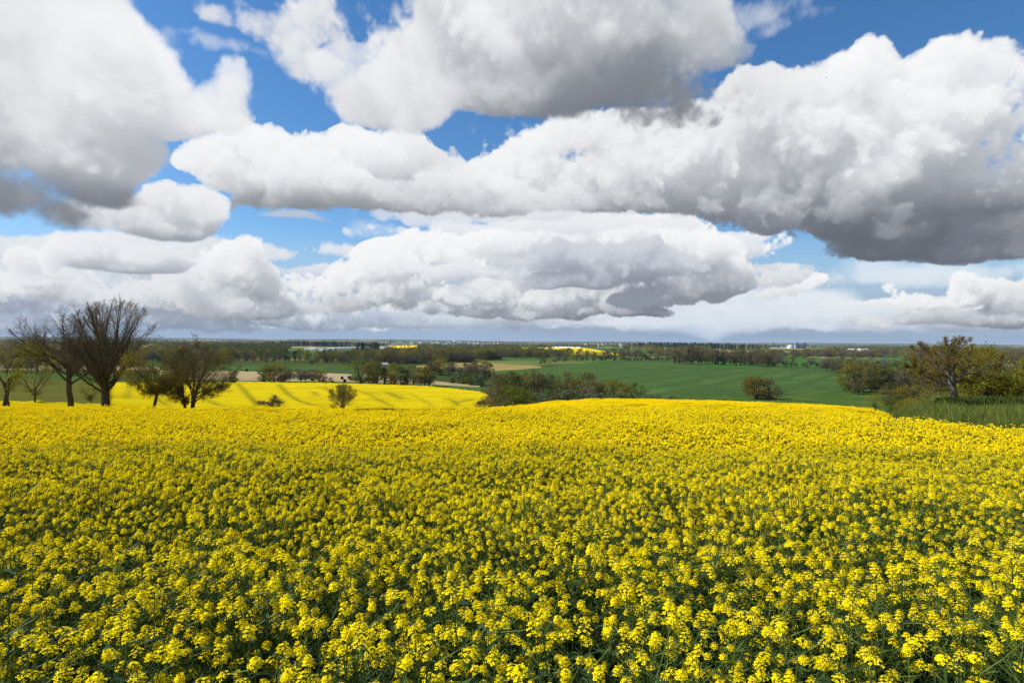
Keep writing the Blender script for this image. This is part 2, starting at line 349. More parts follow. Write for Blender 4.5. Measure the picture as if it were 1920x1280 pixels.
def leafmat(name, dark, light, trans=.3, vary=.25):
    n = NT(name); g = n.new('NewGeometry'); oi = n.new('ObjectInfo')
    c = n.ramp(g.outputs['Random Per Island'], [(0, dark), (1, light)])
    hv = n.new('HueSaturation'); mr = n.new('MapRange'); mr.inputs[3].default_value = 1 - vary; mr.inputs[4].default_value = 1 + vary
    n.link(oi.outputs['Random'], mr.inputs[0]); n.link(mr.outputs[0], hv.inputs['Value']); n.link(c, hv.inputs['Color'])
    mh = n.new('MapRange'); mh.inputs[3].default_value = .485; mh.inputs[4].default_value = .515
    n.link(oi.outputs['Random'], mh.inputs[0]); n.link(mh.outputs[0], hv.inputs['Hue'])
    n.base(hv.outputs[0]); n.translucent(trans); return n.m

def barkmat(name, dark, light, scale=6):
    n = NT(name); n.base(n.ramp(n.noise(scale, 5), [(.3, dark), (.7, light)])); n.bump(n.noise(scale * 4, 3), .02); return n.m

def flatmat(name, col, rough=.7, var=.12, scale=1.5):
    n = NT(name); d = tuple(c * (1 - var) for c in col); l = tuple(min(1, c * (1 + var)) for c in col)
    n.base(n.ramp(n.noise(scale, 4), [(.3, d), (.7, l)])); n.b.inputs['Roughness'].default_value = rough; return n.m

# ================================================================ the lie of the land
# heights are written as the photo row at which the top of the crop or the ground is seen, per column and distance
CX = np.array([-900, 0, 450, 700, 850, 1000, 1150, 1350, 1600, 1900, 2800.])
ROWS = {14: [798, 798, 798, 798, 798, 798, 798, 799, 801, 808, 812], 20: [776, 776, 776, 775, 775, 775, 775, 774, 777, 788, 792],
        25: [765, 765, 766, 767, 768, 768, 767, 767, 771, 783, 788], 35: [765, 768, 770, 770, 769, 764, 761, 760, 768, 780, 785],
        50: [764, 767, 773, 772, 771, 761, 756, 756, 765, 778, 782], 70: [758, 762, 773, 774, 773, 758, 750.5, 753, 763, 776, 778],
        90: [750, 756, 771, 774, 774, 755, 746.5, 751, 771, 776, 776], 120: [740, 744, 765, 769, 772, 765, 762, 768, 775, 775, 775],
        160: [727, 731, 754, 758, 762, 762, 764, 764, 762, 762, 762], 200: [718, 722, 741, 745, 748, 750, 750, 750, 748, 746, 744],
        250: [706, 711, 726, 728, 732, 733, 733, 733, 731, 728, 726], 300: [700, 705, 715, 718, 720, 719, 719, 719, 717, 714, 712]}
PLAIN = -22.5 + CAMZ
def table():
    lD = []; Z = []
    for D, ys in ROWS.items():
        lD.append(math.log(D)); y = np.array(ys) - ROLL * (CX - 960); Z.append(CAMZ - (y - 640) / FPX * D - 1.1)
    for D in (400, 520, 700, 1000): lD.append(math.log(D)); Z.append(np.full(len(CX), PLAIN))
    Z[12] = PLAIN + np.linspace(1.2, -.2, len(CX))
    lD = np.array(lD); Z = np.array(Z); nl = np.linspace(lD[0], lD[-1], 500)
    def herm(x, y, xn):
        d = np.diff(y, axis=0) / np.diff(x)[:, None]; m = np.empty_like(y); m[0] = d[0]; m[-1] = d[-1]
        m[1:-1] = np.where(d[:-1] * d[1:] > 0, 2 * d[:-1] * d[1:] / np.where(d[:-1] + d[1:] == 0, 1, d[:-1] + d[1:]), 0)
        k = np.clip(np.searchsorted(x, xn) - 1, 0, len(x) - 2); h = np.diff(x)[k]; t = ((xn - x[k]) / h)[:, None]; h = h[:, None]
        return (2 * t ** 3 - 3 * t ** 2 + 1) * y[k] + (t ** 3 - 2 * t ** 2 + t) * h * m[k] + (-2 * t ** 3 + 3 * t ** 2) * y[k + 1] + (t ** 3 - t ** 2) * h * m[k + 1]
    A = herm(lD, Z, nl); xn = np.linspace(CX[0], CX[-1], 371)
    return nl, xn, herm(CX, A.T.copy(), xn)
TL, TX, TZ = table()
_rs = np.random.default_rng(3); _ph = _rs.uniform(0, 6.28, (14, 2)); _fr = _rs.uniform(-1, 1, (14, 2))
def ground(x, y):
    """height of the ground at world x, y"""
    x = np.asarray(x, float); y = np.asarray(y, float)
    r = np.hypot(x, y); a = np.clip(np.arctan2(x, y), -1.0, 1.0); D = np.maximum(r * np.cos(a), .01); px = 960 + FPX * np.tan(a)
    l = np.clip((np.log(D) - TL[0]) / (TL[1] - TL[0]), 0, len(TL) - 1.001); c = np.clip((px - TX[0]) / (TX[1] - TX[0]), 0, len(TX) - 1.001)
    i = l.astype(int); j = c.astype(int); u = l - i; v = c - j
    zt = (TZ[j, i] * (1 - v) + TZ[j + 1, i] * v) * (1 - u) + (TZ[j, i + 1] * (1 - v) + TZ[j + 1, i + 1] * v) * u
    zn = CAMZ - 2.1 - .0765 * D
    w = np.clip((D - 7) / 7, 0, 1); w = w * w * (3 - 2 * w)
    z = zn * (1 - w) + zt * w
    far = np.clip((D - 700) / 1500, 0, 1)
    for k in range(5): z = z + far * 1.2 * np.sin(x / 260 * _fr[k, 0] + y / 300 * _fr[k, 1] + _ph[k, 0])
    z = z + 3.7 * np.exp(-((x - 190) / 170) ** 2 - ((y - 1650) / 330) ** 2) + 4.5 * np.exp(-((x - 480) / 130) ** 2 - ((y - 1350) / 250) ** 2)
    h = np.clip((D - 3200) / 6500, 0, 1); h = h * h * (3 - 2 * h)
    hz = 26.0
    for k in range(5, 14): hz = hz + (9 if k < 9 else 5) * np.sin(x / (1900 if k < 9 else 500) * _fr[k, 0] + y / 2600 * _fr[k, 1] + _ph[k, 1])
    z = z + h * hz
    z = z + (1.02 + .05 * np.clip(y - 27, -4, 40)) * bank_mask(x, y)
    return z
def bank_mask(x, y):
    # an old field bank on the right; its left end tapers off
    px = 960 + FPX * np.clip(x / np.maximum(y, .5), -3, 6)
    fr = np.clip((y - 19.0 + np.clip((px - 1640) / 280, -1, 1) * 1.8) / 4.0, 0, 1); bk = np.clip((78 - y) / 20, 0, 1); lf = np.clip((px - 1638) / 150, 0, 1)
    f = lambda t: t * t * (3 - 2 * t)
    return np.where(y > 1, f(fr) * f(bk) * f(lf), 0)

def lev(x, y): return y - ROLL * (x - 960)                  # photo row without the camera's tilt
def wx(px, D): return (px - 960) / FPX * D                  # photo column at a distance -> world x
def Dfar(px, py): return 22.5 * FPX / max(lev(px, py) - 640, .8)   # distance at which the plain is seen on that row
def hit(px, py, h=1.1, D0=4.0, D1=330.0, last=True):
    D = np.geomspace(D0, D1, 1400); x = wx(px, D); s = CAMZ - (lev(px, py) - 640) / FPX * D - (ground(x, D) + h)
    k = np.nonzero((s[:-1] > 0) & (s[1:] <= 0))[0]
    if len(k) == 0: return None
    k = k[-1] if last else k[0]; t = s[k] / (s[k] - s[k + 1]); return float(D[k] + t * (D[k + 1] - D[k]))

# ================================================================ ground and fields
def ground_mat():
    n = NT('rough_land'); g = n.new('NewGeometry')
    a = n.ramp(n.noise(.012, 6, 'Position'), [(.30, (.032, .042, .014)), (.45, (.065, .09, .022)), (.58, (.04, .06, .015)), (.72, (.12, .11, .05))])
    # far off: a patchwork of small fields, each of one crop
    sc = n.new('VectorMath', operation='MULTIPLY'); sc.inputs[1].default_value = (1 / 210, 1 / 330, 0); n.link(g.outputs['Position'], sc.inputs[0])
    v = n.new('TexVoronoi', feature='F1'); v.inputs['Scale'].default_value = 1.0; v.inputs['Randomness'].default_value = .9; n.link(sc.outputs[0], v.inputs['Vector'])
    sp = n.new('SeparateColor'); n.link(v.outputs['Color'], sp.inputs[0])
    p = n.new('ValToRGB'); p.color_ramp.interpolation = 'CONSTANT'; el = p.color_ramp.elements
    st = [(0, (.035, .09, .024)), (.2, (.06, .13, .03)), (.38, (.10, .12, .035)), (.55, (.26, .20, .10)), (.68, (.045, .07, .02)), (.82, (.16, .11, .06)), (.92, (.30, .25, .12))]
    while len(el) < len(st): el.new(.5)
    for e, (q, c) in zip(el, st): e.position = q; e.color = (*c, 1)
    n.link(sp.outputs[0], p.inputs[0])
    ln = n.new('VectorMath', operation='LENGTH'); n.link(g.outputs['Position'], ln.inputs[0]); mr = n.new('MapRange'); mr.inputs[1].default_value = 640; mr.inputs[2].default_value = 700; n.link(ln.outputs['Value'], mr.inputs[0])
    b = n.ramp(n.noise(.9, 5, 'Position'), [(.3, (.6, .6, .6)), (.7, (1.25, 1.25, 1.25))])
    n.base(n.mix(1.0, n.mix(mr.outputs[0], a, p.outputs[0]), b, 'MULTIPLY')); return n.m
def polar_ground():
    az = np.radians(np.concatenate([np.arange(-180, -62, 6), np.arange(-62, 62, .62), np.arange(62, 180, 6)])); m = len(az)
    r = np.concatenate([[.25], np.geomspace(.7, 17000, 230)])
    R, A = np.meshgrid(r, az, indexing='ij'); x = R * np.sin(A); y = R * np.cos(A); z = ground(x, y)
    i = np.arange(len(r) - 1)[:, None] * m; j = np.arange(m)[None]; k = (j + 1) % m
    q = np.stack([i + j, i + m + j, i + m + k, i + k], -1).reshape(-1, 4)
    mb = MB(); mb.add(np.stack([x, y, z], -1), q[:, ::-1]); mb.add([(0, 0, float(ground(0, .001)))], np.zeros((0, 3), int))
    return mb
setting(put('ground', polar_ground().mesh('ground', [ground_mat()], True)), 'rolling farmland of rough grass and earth under the crops')

def sheet(name, px, Dn, Df, mat, lift=.25, nx=60, nd=40, label=None, attr=None, skirt=0, wob=0, disp=None, kind='structure', log=True):
    """a field laid on the land: photo columns px with its near and far edge at the distances Dn and Df"""
    xs = np.linspace(px[0], px[-1], nx); a = np.interp(xs, px, Dn); b = np.interp(xs, px, Df)
    t = np.linspace(0, 1, nd)[:, None]
    D = a[None] * (b / a)[None] ** t if log else a[None] + (b - a)[None] * t
    if wob: D = D * (1 + wob * np.sin(xs / 37 + t * 2)[None] if False else D / D)
    X = (xs[None] - 960) / FPX * D; Z = ground(X, D) + lift
    if disp is not None: Z = Z + disp(X, D)
    mb = MB(); i = np.arange(nd - 1)[:, None] * nx; j = np.arange(nx - 1)[None]
    mb.add(np.stack([X, D, Z], -1), np.stack([i + j, i + j + 1, i + nx + j + 1, i + nx + j], -1).reshape(-1, 4))
    if skirt:
        loop = np.concatenate([np.arange(nx), np.arange(1, nd) * nx + nx - 1, (nd - 1) * nx + np.arange(nx - 2, -1, -1), np.arange(nd - 2, 0, -1) * nx])
        P = np.stack([X.ravel()[loop], D.ravel()[loop], Z.ravel()[loop]], -1); Q = P.copy(); Q[:, 2] -= skirt; n = len(loop); k = np.arange(n); k2 = (k + 1) % n
        mb.add(np.concatenate([P, Q]), np.stack([k, k + n, k2 + n, k2], -1))
    me = mb.mesh(name, [mat], True)
    if attr is not None:
        at = me.attributes.new('mark', 'FLOAT', 'POINT'); v = np.zeros(len(me.vertices), np.float32); v[:nx * nd] = attr(X, D).ravel(); at.data.foreach_set('value', v)
    return setting(put(name, me), label, kind)

def field_mat(name, c0, c1, c2, scale=.05, row=None, rowcol=None, rowdir=0.0, rowscale=1.0, fine=.8):
    n = NT(name); a = n.ramp(n.noise(scale, 5, 'Position'), [(.32, c0), (.52, c1), (.70, c2)])
    b = n.ramp(n.noise(fine, 4, 'Position'), [(.3, (.72, .72, .72)), (.7, (1.2, 1.2, 1.2))]); c = n.mix(1.0, a, b, 'MULTIPLY')
    if rowcol:
        g = n.new('NewGeometry'); mp = n.new('Mapping'); mp.inputs['Rotation'].default_value = (0, 0, rowdir); n.link(g.outputs['Position'], mp.inputs[0])
        w = n.new('TexWave', wave_type='BANDS', bands_direction='X'); w.inputs['Scale'].default_value = rowscale; w.inputs['Distortion'].default_value = .9; w.inputs['Detail'].default_value = 2; w.inputs['Detail Scale'].default_value = .6
        n.link(mp.outputs[0], w.inputs[0]); c = n.mix(n.ramp(w.outputs[1], [(.0, (0, 0, 0)), (.55, (0, 0, 0)), (.88, (1, 1, 1))]), c, rowcol)
    n.base(c); return n.m
def canopy_mat():
    n = NT('rapeseed_canopy_far'); at = n.new('Attribute', attribute_name='mark')
    a = n.ramp(n.noise(.05, 5, 'Position'), [(.3, (.60, .44, .004)), (.7, (.80, .61, .007))])
    b = n.ramp(n.noise(2.2, 5, 'Position', .75), [(.25, (.36, .44, .4)), (.52, (.9, .92, 1)), (.75, (1.08, 1.08, 1.08))])
    f = n.noise(.7, 4, 'Position'); m = n.new('Math', operation='MULTIPLY'); mr = n.new('MapRange'); mr.inputs[1].default_value = .25; mr.inputs[2].default_value = .6
    n.link(f, mr.inputs[0]); n.link(at.outputs['Fac'], m.inputs[0]); n.link(mr.outputs[0], m.inputs[1])
    n.base(n.mix(m.outputs[0], n.mix(1.0, a, b, 'MULTIPLY'), (.13, .13, .012))); n.bump(n.noise(1.9, 6, 'Position', .75), .6, 1.0)
    n.b.inputs['Roughness'].default_value = 1; n.b.inputs['Specular IOR Level'].default_value = 0; return n.m
M_CAN = canopy_mat()
# wheel tracks and thin places in the lower part of the yellow field, as lines on the ground
def line(pts):
    out = []
    for x, y in pts:
        d = hit(x, y)
        if d: out.append((wx(x, d), d))
    return np.array(out)
TRACKS = [(line(p), w, min(1, s * 1.25)) for p, w, s in (
    ([(447, 718), (462, 732), (480, 750), (500, 764)], 1.3, .75), ([(524, 719), (540, 735), (560, 748), (590, 757), (630, 764), (660, 767)], 1.3, .75),
    ([(588, 733), (598, 740)], 1.2, .7), ([(600, 724), (620, 733), (645, 746)], 1.0, .45), ([(670, 729), (700, 741), (722, 752), (745, 762)], 1.2, .6), ([(690, 733), (715, 739)], 1.0, .5), ([(730, 734), (752, 744), (760, 747)], 2.2, .65),
    ([(770, 736), (795, 748), (815, 760)], 1.0, .4), ([(840, 746), (862, 752), (888, 747)], 1.5, .7), ([(856, 752), (862, 760)], 1.5, .6), ([(700, 764), (725, 763), (745, 763)], 1.6, .8), ([(770, 771), (790, 772), (815, 772)], 2.4, .9),
    ([(240, 745), (246, 722), (252, 714)], 1.2, .5), ([(292, 735), (300, 748), (325, 760)], 1.2, .6), ([(380, 738), (400, 752), (430, 762)], 1.2, .6), ([(880, 762), (920, 764.5), (960, 765), (1000, 766.5), (1060, 767.5), (1095, 768)], .8, .8), ([(1110, 776), (1150, 775.5)], .8, .5),
    ([(900, 782), (960, 779), (1000, 778)], .6, .35)) ]
def seg_dist(X, Y, p):
    d = np.full(X.shape, 1e9)
    for a, b in zip(p[:-1], p[1:]):
        ab = b - a; t = np.clip(((X - a[0]) * ab[0] + (Y - a[1]) * ab[1]) / (ab @ ab + 1e-9), 0, 1)
        d = np.minimum(d, np.hypot(X - a[0] - t * ab[0], Y - a[1] - t * ab[1]))
    return d
def mark(X, Y):
    m = np.zeros(X.shape)
    for p, w, s in TRACKS:
        if len(p) > 1: m = np.maximum(m, s * np.exp(-(seg_dist(X, Y, p) / w) ** 2))
    return m
_rn = np.random.default_rng(8)
def lumps(X, Y):
    z = np.zeros(X.shape)
    for k in range(10):
        f = _rn.uniform(.5, 3.0); a = _rn.uniform(0, 6.28); z += .035 * np.sin(X * f * math.cos(a) + Y * f * math.sin(a) + _rn.uniform(0, 6.28))
    return z - .45 * mark(X, Y)
# the yellow crop as it closes into one surface with distance (from 26 m on)
sheet('rapeseed_crop', [-700, 160, 195, 212, 330, 450, 560, 700, 800, 850, 912, 925, 960, 1000, 1150, 1300, 1400, 1500, 1600, 1630, 1640], [26] * 21,
      [104, 104, 108, 262, 285, 300, 299, 296, 285, 268, 240, 185, 118, 108, 112, 110, 105, 96, 84, 74, 60], M_CAN, lift=1.0, nx=420, nd=330, label='far part of the yellow flowering rapeseed crop', attr=mark, skirt=.9, disp=lumps, kind='stuff')

FG = field_mat('young_wheat', (.042, .080, .022), (.056, .102, .028), (.080, .130, .036), .02, fine=.12, row=1, rowcol=(.046, .084, .023), rowdir=.62, rowscale=.016)
FG2 = field_mat('young_wheat_bright', (.035, .105, .018), (.048, .135, .022), (.06, .15, .03), .02, fine=.3)
FST = field_mat('striped_young_crop', (.085, .095, .016), (.11, .125, .02), (.135, .14, .026), .05, rowcol=(.060, .040, .018), rowdir=1.0, rowscale=.034)
FPALE = field_mat('stubble', (.26, .20, .10), (.32, .25, .13), (.37, .29, .17), .03)
FOL = field_mat('dry_pasture', (.20, .165, .055), (.25, .20, .07), (.29, .24, .09), .03)
FPG = field_mat('pasture', (.09, .12, .03), (.12, .15, .04), (.14, .17, .05), .03)
FBR = field_mat('ploughed_earth', (.16, .10, .06), (.21, .13, .08), (.25, .16, .10), .02)
FVG = field_mat('verge_grass', (.035, .075, .014), (.055, .10, .02), (.09, .12, .03), .12, fine=1.2)
FY = field_mat('rapeseed_far', (.58, .44, .01), (.68, .52, .012), (.74, .57, .015), .02)
F = lambda x, y: Dfar(x, y)
sheet('field', [-300, 0, 80, 150, 185, 200], [106, 106, 107, 108, 109, 112], [300, 292, 286, 278, 262, 240], FST, .3, 80, 60, label='striped field of young olive green crop left of the yellow one')
sheet('grass_verge', [-300, 0, 140, 200, 330, 450, 560, 700, 800, 850, 915], [294, 288, 282, 268, 288, 303, 302, 299, 288, 272, 246], [345, 340, 338, 338, 325, 322, 320, 316, 310, 300, 285], FVG, .3, 70, 12, label='grass verge along the far edge of the yellow field')
sheet('field', [-200, 0, 130, 300], [F(0, 698), F(0, 697), F(130, 697), F(300, 697)], [F(0, 686), F(0, 686), F(130, 687), F(300, 690)], FPALE, .3, 40, 12, label='pale stubble strip behind the left trees')
sheet('field', [300, 450, 600, 700, 742, 800, 900], [F(300, 711), F(450, 712.5), F(600, 713), F(700, 714.5), F(742, 716), F(800, 719), F(900, 723)], [F(300, 698), F(450, 698.5), F(600, 701), F(700, 705), F(742, 708), F(800, 711), F(900, 719)], FPALE, .3, 60, 16, label='pale stubble field dotted with black bales')
sheet('field', [420, 450, 600, 660, 720], [F(420, 697.5), F(450, 697.5), F(600, 700), F(660, 703.5), F(720, 706)], [F(420, 683), F(450, 683), F(600, 689), F(660, 697), F(720, 704)], FG, .35, 40, 16, label='dark green strip behind the stubble field')
sheet('field', [535, 560, 600, 640, 672, 690], [F(535, 671.5)] + [F(x, 672) for x in (560, 600, 640)] + [F(672, 671), F(690, 668)], [F(535, 669), F(560, 664), F(600, 660), F(640, 656.5), F(672, 654.5), F(690, 654)], FG, .5, 40, 20, label='dark green field below the long white sheds')
sheet('field', [700, 715, 740, 765, 790], [F(700, 660), F(715, 661), F(740, 663), F(765, 664), F(790, 662)], [F(700, 655), F(715, 653), F(740, 653), F(765, 654), F(790, 656)], FBR, .6, 30, 12, label='brown ploughed field below the town')
sheet('field', [728, 745, 765, 782], [F(728, 652.5), F(745, 652.5), F(765, 652), F(782, 651)], [F(728, 648.5), F(745, 648), F(765, 647.5), F(782, 647.5)], FY, 1.0, 24, 10, label='small bright yellow field in front of the town')
sheet('field', [185, 200, 230, 262, 290], [F(185, 657)] + [F(x, 658) for x in (200, 230, 262, 290)], [F(185, 651)] + [F(x, 650) for x in (200, 230, 262, 290)], FY, 1.0, 24, 10, label='yellow field far behind the bare trees')
sheet('field', [780, 800, 830, 880, 950, 1015], [F(780, 690), F(800, 692), F(830, 694), F(880, 697), F(950, 697.5), F(1015, 690)], [F(780, 686), F(800, 684.5), F(830, 682), F(880, 679.5), F(950, 683), F(1015, 687)], FOL, .3, 50, 14, label='straw coloured field beyond the valley wood')
sheet('field', [885, 930, 1000, 1060, 1110, 1135], [F(885, 679), F(930, 682), F(1000, 686), F(1060, 683), F(1110, 680), F(1135, 678)], [F(885, 676.5), F(930, 676.5), F(1000, 677), F(1060, 677), F(1110, 677), F(1135, 676.5)], FPG, .3, 40, 10, label='soft green pasture left of the large green field')
gx = [930, 960, 1000, 1060, 1130, 1200, 1300, 1400, 1480, 1560, 1590, 1620, 1680]
sheet('field', gx, [215, 212, 212, 216, 220, 222, 226, 232, 238, 244, 246, 250, 262], [F(930, 698), F(960, 695.5), F(1000, 692.5), F(1060, 684), F(1130, 678), F(1200, 676), F(1300, 680.5), F(1400, 687), F(1480, 689), F(1560, 691), 400, 340, 300], FG, .35, 120, 60, label='large dark green field of young wheat across the valley')
sheet('grass_verge', gx, [150] * 13, [216, 213, 213, 217, 221, 223, 227, 233, 239, 245, 247, 251, 263], FVG, .3, 80, 20, label='strip of rough grass along the valley bottom')
sheet('field', [1290, 1340, 1420, 1500, 1560, 1640, 1700, 1720], [F(1290, 681)] + [F(x, 688) for x in (1340, 1420)] + [F(1500, 689), F(1560, 690), F(1640, 689), F(1700, 686), F(1720, 685)], [F(1290, 677), F(1340, 676), F(1420, 673), F(1500, 672), F(1560, 672), F(1640, 672.5), F(1700, 673), F(1720, 674)], FG2, .4, 60, 16, label='bright green field behind a line of trees on the right')
sheet('field', [1035, 1048, 1065, 1090, 1120, 1150, 1170], [F(1035, 658), F(1048, 661), F(1065, 665), F(1090, 667), F(1120, 668), F(1150, 668), F(1170, 667)], [2050, 2020, 1960, 1700, 1380, 1120, 960], FY, 1.0, 60, 30, label='bright yellow hilltop field in front of the white marquee')
sheet('field', [975, 990, 1010, 1034], [1250, 1200, 1200, 1300], [1900, 1900, 1950, 2000], FY, 1.0, 30, 14, label='yellow field glimpsed between trees left of the hilltop')
sheet('field', [1330, 1345, 1370, 1400, 1430, 1450], [960, 930, 930, 930, 950, 1000], [1350, 1480, 1560, 1520, 1400, 1250], field_mat('tan_earth', (.30, .20, .10), (.36, .25, .13), (.40, .28, .16), .02), .8, 40, 16, label='tan hilltop field below the dark wooded ridge')

# ================================================================ the flowering rapeseed
def petal_mat():
    n = NT('rapeseed_petal'); g = n.new('NewGeometry')
    n.base(n.ramp(g.outputs['Random Per Island'], [(0, (.90, .68, .004)), (.5, (.95, .77, .007)), (1, (.98, .85, .014))])); n.translucent(.27); n.b.inputs['Roughness'].default_value = .6; return n.m
def green_mat(name, a, b, tr):
    n = NT(name); g = n.new('NewGeometry'); n.base(n.ramp(g.outputs['Random Per Island'], [(0, a), (1, b)])); n.b.inputs['Roughness'].default_value = .55; n.b.inputs['Specular IOR Level'].default_value = .12
    if tr: n.translucent(tr)
    return n.m
M_PET = petal_mat(); M_STEM = green_mat('rapeseed_stem', (.038, .075, .015), (.105, .15, .032), 0); M_BUD = green_mat('rapeseed_bud', (.16, .20, .02), (.32, .30, .025), .1)
M_LEAF = green_mat('rapeseed_leaf', (.012, .036, .013), (.042, .085, .032), .15)

def flowers(mb, c, nrm, rng, size=.0088, mi=0):
    """four-petalled flowers at c facing nrm"""
    n = len(c); nrm = unit(nrm); a = unit(np.cross(nrm, unit(rng.normal(size=(n, 3))))); b = np.cross(nrm, a)
    s = size * rng.uniform(.8, 1.2, (n, 1)); v = []
    for k in range(4):
        d = (a, b, -a, -b)[k]; e = (b, -a, -b, a)[k]; lift = rng.uniform(.0, .5, (n, 1))
        v.append(np.stack([c + d * s * .1, c + d * s * .65 + e * s * .44 + nrm * s * lift * .5, c + d * s * 1.12 + nrm * s * lift * .8, c + d * s * .65 - e * s * .44 + nrm * s * lift * .5], 1))
    v = np.stack(v, 1).reshape(-1, 3); mb.add(v, np.arange(len(v)).reshape(-1, 4), mi)
def flakes(mb, c, nrm, size, rng, mi=0):
    n = len(c); nrm = unit(nrm); a = unit(np.cross(nrm, unit(rng.normal(size=(n, 3))))); b = np.cross(nrm, a); s = size * rng.uniform(.7, 1.25, (n, 1))
    v = np.stack([c - a * s, c - b * s * .8, c + a * s, c + b * s * .8], 1).reshape(-1, 3); mb.add(v, np.arange(len(v)).reshape(-1, 4), mi)
def raceme(mb, tip, ax, rng, lod, mp=0, mbud=1, mst=2, big=1.0):
    """a head of open flowers round a cluster of buds, small pods on stalks below it"""
    L = rng.uniform(.016, .05); R = rng.uniform(.013, .027) * big; L *= big; n = int({0: 22, 1: 17, 2: 11}[lod] * (L / .05) ** .8 * rng.uniform(.8, 1.15)) + 1
    ax = unit(ax); u = unit(np.cross(ax, unit(rng.normal(size=3)))); w = np.cross(ax, u)
    t = (np.arange(n) + .5) / n; ph = np.arange(n) * 2.4 + rng.uniform(0, 6); r = R * np.sqrt(np.clip(1.06 - t ** 1.8, 0.02, 1)) * rng.uniform(.75, 1.15, n)
    rad = np.cos(ph)[:, None] * u + np.sin(ph)[:, None] * w
    c = tip + ax * (t[:, None] * L - L * .75) + rad * r[:, None]; nrm = rad * (.62 - .3 * t)[:, None] + ax * (.75 + .4 * t)[:, None]
    if lod == 0: flowers(mb, c, nrm, rng, mi=mp)
    else: flakes(mb, c, nrm, .0142 if lod == 1 else .025, rng, mp)
    if lod == 0:
        k = 9; bb = tip + ax * L * .2 + unit(rng.normal(size=(k, 3)) + ax) * .008; flakes(mb, bb, rng.normal(size=(k, 3)), .004, rng, mbud)
def pods(mb, p, ax, rng, n, mi):
    ax = unit(ax); t = rng.uniform(.03, .24, n); d = unit(unit(np.cross(ax, rng.normal(size=(n, 3)))) + ax * .8); o = p - ax * t[:, None]; l = rng.uniform(.025, .06, (n, 1)); w = np.cross(d, rng.normal(size=(n, 3))); w = unit(w) * .0016
    v = np.stack([o - w * .5, o + w * .5, o + d * l + w, o + d * l - w], 1).reshape(-1, 3); mb.add(v, np.arange(len(v)).reshape(-1, 4), mi)
def blade(mb, p, d, l, w, rng, mi, droop=.5):
    d = unit(d); sd = unit(np.cross(d, [0, 0, 1.0]) + 1e-6); k = 5; t = np.linspace(0, 1, k); wd = np.array([.35, .85, 1.0, .75, .05]) * w * .5
    mid = p + d * (t * l)[:, None] + np.array([0, 0, -1.0]) * (droop * l * t ** 2)[:, None]; up = np.array([0, 0, .25])
    v = np.stack([mid - sd * wd[:, None] + up * wd[:, None], mid, mid + sd * wd[:, None] + up * wd[:, None]], 1).reshape(-1, 3)
    i = np.arange(k - 1)[:, None] * 3; j = np.arange(2)[None]; mb.add(v, np.stack([i + j, i + j + 1, i + j + 4, i + j + 3], -1).reshape(-1, 4), mi)

def plant(rng, lod, heads, stem, leaf, at=(0, 0), H=None, mats=(0, 1, 2, 3), nh=None):
    """heads: a list that takes one MB per flower head, or a single MB for all"""
    H = H or rng.uniform(.86, 1.18); x0 = np.array([at[0], at[1], 0.0]); lean = np.array([*(rng.normal(size=2) * .07), 0.0])
    top = x0 + lean + [0, 0, H]; t = np.linspace(0, 1, 5 if lod == 0 else 3)[:, None]; main = x0 + (top - x0) * t + np.array([*(rng.normal(size=2) * .02), 0]) * np.sin(t * 3.1)
    if lod < 2: tube(stem, main, np.linspace(.006, .0025, len(main)), 3, mats[2])
    tips = [(main[-1], main[-1] - main[-2])]; big = rng.uniform(.7, 1.3)
    nh = nh or int(rng.integers(9, 16)); ph = rng.uniform(0, 6.28)
    for k in range(nh - 1):
        f = rng.uniform(.38, .88); b = x0 + (top - x0) * f; ph += 2.4; hgt = rng.uniform(.78, 1.02) * H if rng.random() < .72 else rng.uniform(.55, .80) * H
        rad = rng.uniform(.03, .30); e = np.array([b[0] + math.cos(ph) * rad, b[1] + math.sin(ph) * rad, max(hgt, b[2] + .12)])
        mid = b * .45 + e * .55 + np.array([math.cos(ph), math.sin(ph), -.15]) * .05
        if lod < 2: tube(stem, np.array([b, mid, e]), [.0035, .0028, .002], 3, mats[2])
        tips.append((e, e - mid))
    for e, ax in tips:
        ax = unit(np.asarray(ax)) + np.array([0, 0, .8])
        h = heads if isinstance(heads, MB) else MB()
        raceme(h, e, ax, rng, lod, mats[0], mats[1], mats[2], big)
        if lod == 0: pods(stem, e, ax, rng, 15, mats[2])
        elif lod == 1: pods(stem, e, ax, rng, 4, mats[2])
        if not isinstance(heads, MB): heads.append(h)
    if lod < 2:   # thin bare side shoots
        for k in range(7 if lod == 0 else 3):
            b = x0 + (top - x0) * rng.uniform(.45, .85); e = b + np.array([rng.normal() * .1, rng.normal() * .1, rng.uniform(.1, .28)]); tube(stem, np.array([b, (b + e) / 2 + [0, 0, -.01], e]), [.002, .0016, .001], 3, mats[2])
    if lod == 0:
        for k in range(7): a = rng.uniform(0, 6.28); blade(leaf, x0 + (top - x0) * rng.uniform(.35, .8), np.array([math.cos(a), math.sin(a), rng.uniform(.2, 1.0)]), rng.uniform(.06, .13), rng.uniform(.018, .035), rng, mats[3], .3)
        for k in range(5): a = rng.uniform(0, 6.28); blade(leaf, x0 + (top - x0) * rng.uniform(.12, .42), np.array([math.cos(a), math.sin(a), rng.uniform(.1, .8)]), rng.uniform(.14, .26), rng.uniform(.05, .09), rng, mats[3], .6)
    elif lod == 1:
        for k in range(4): a = rng.uniform(0, 6.28); blade(leaf, x0 + (top - x0) * rng.uniform(.25, .75), np.array([math.cos(a), math.sin(a), rng.uniform(.1, .8)]), rng.uniform(.1, .2), rng.uniform(.03, .06), rng, mats[3], .5)

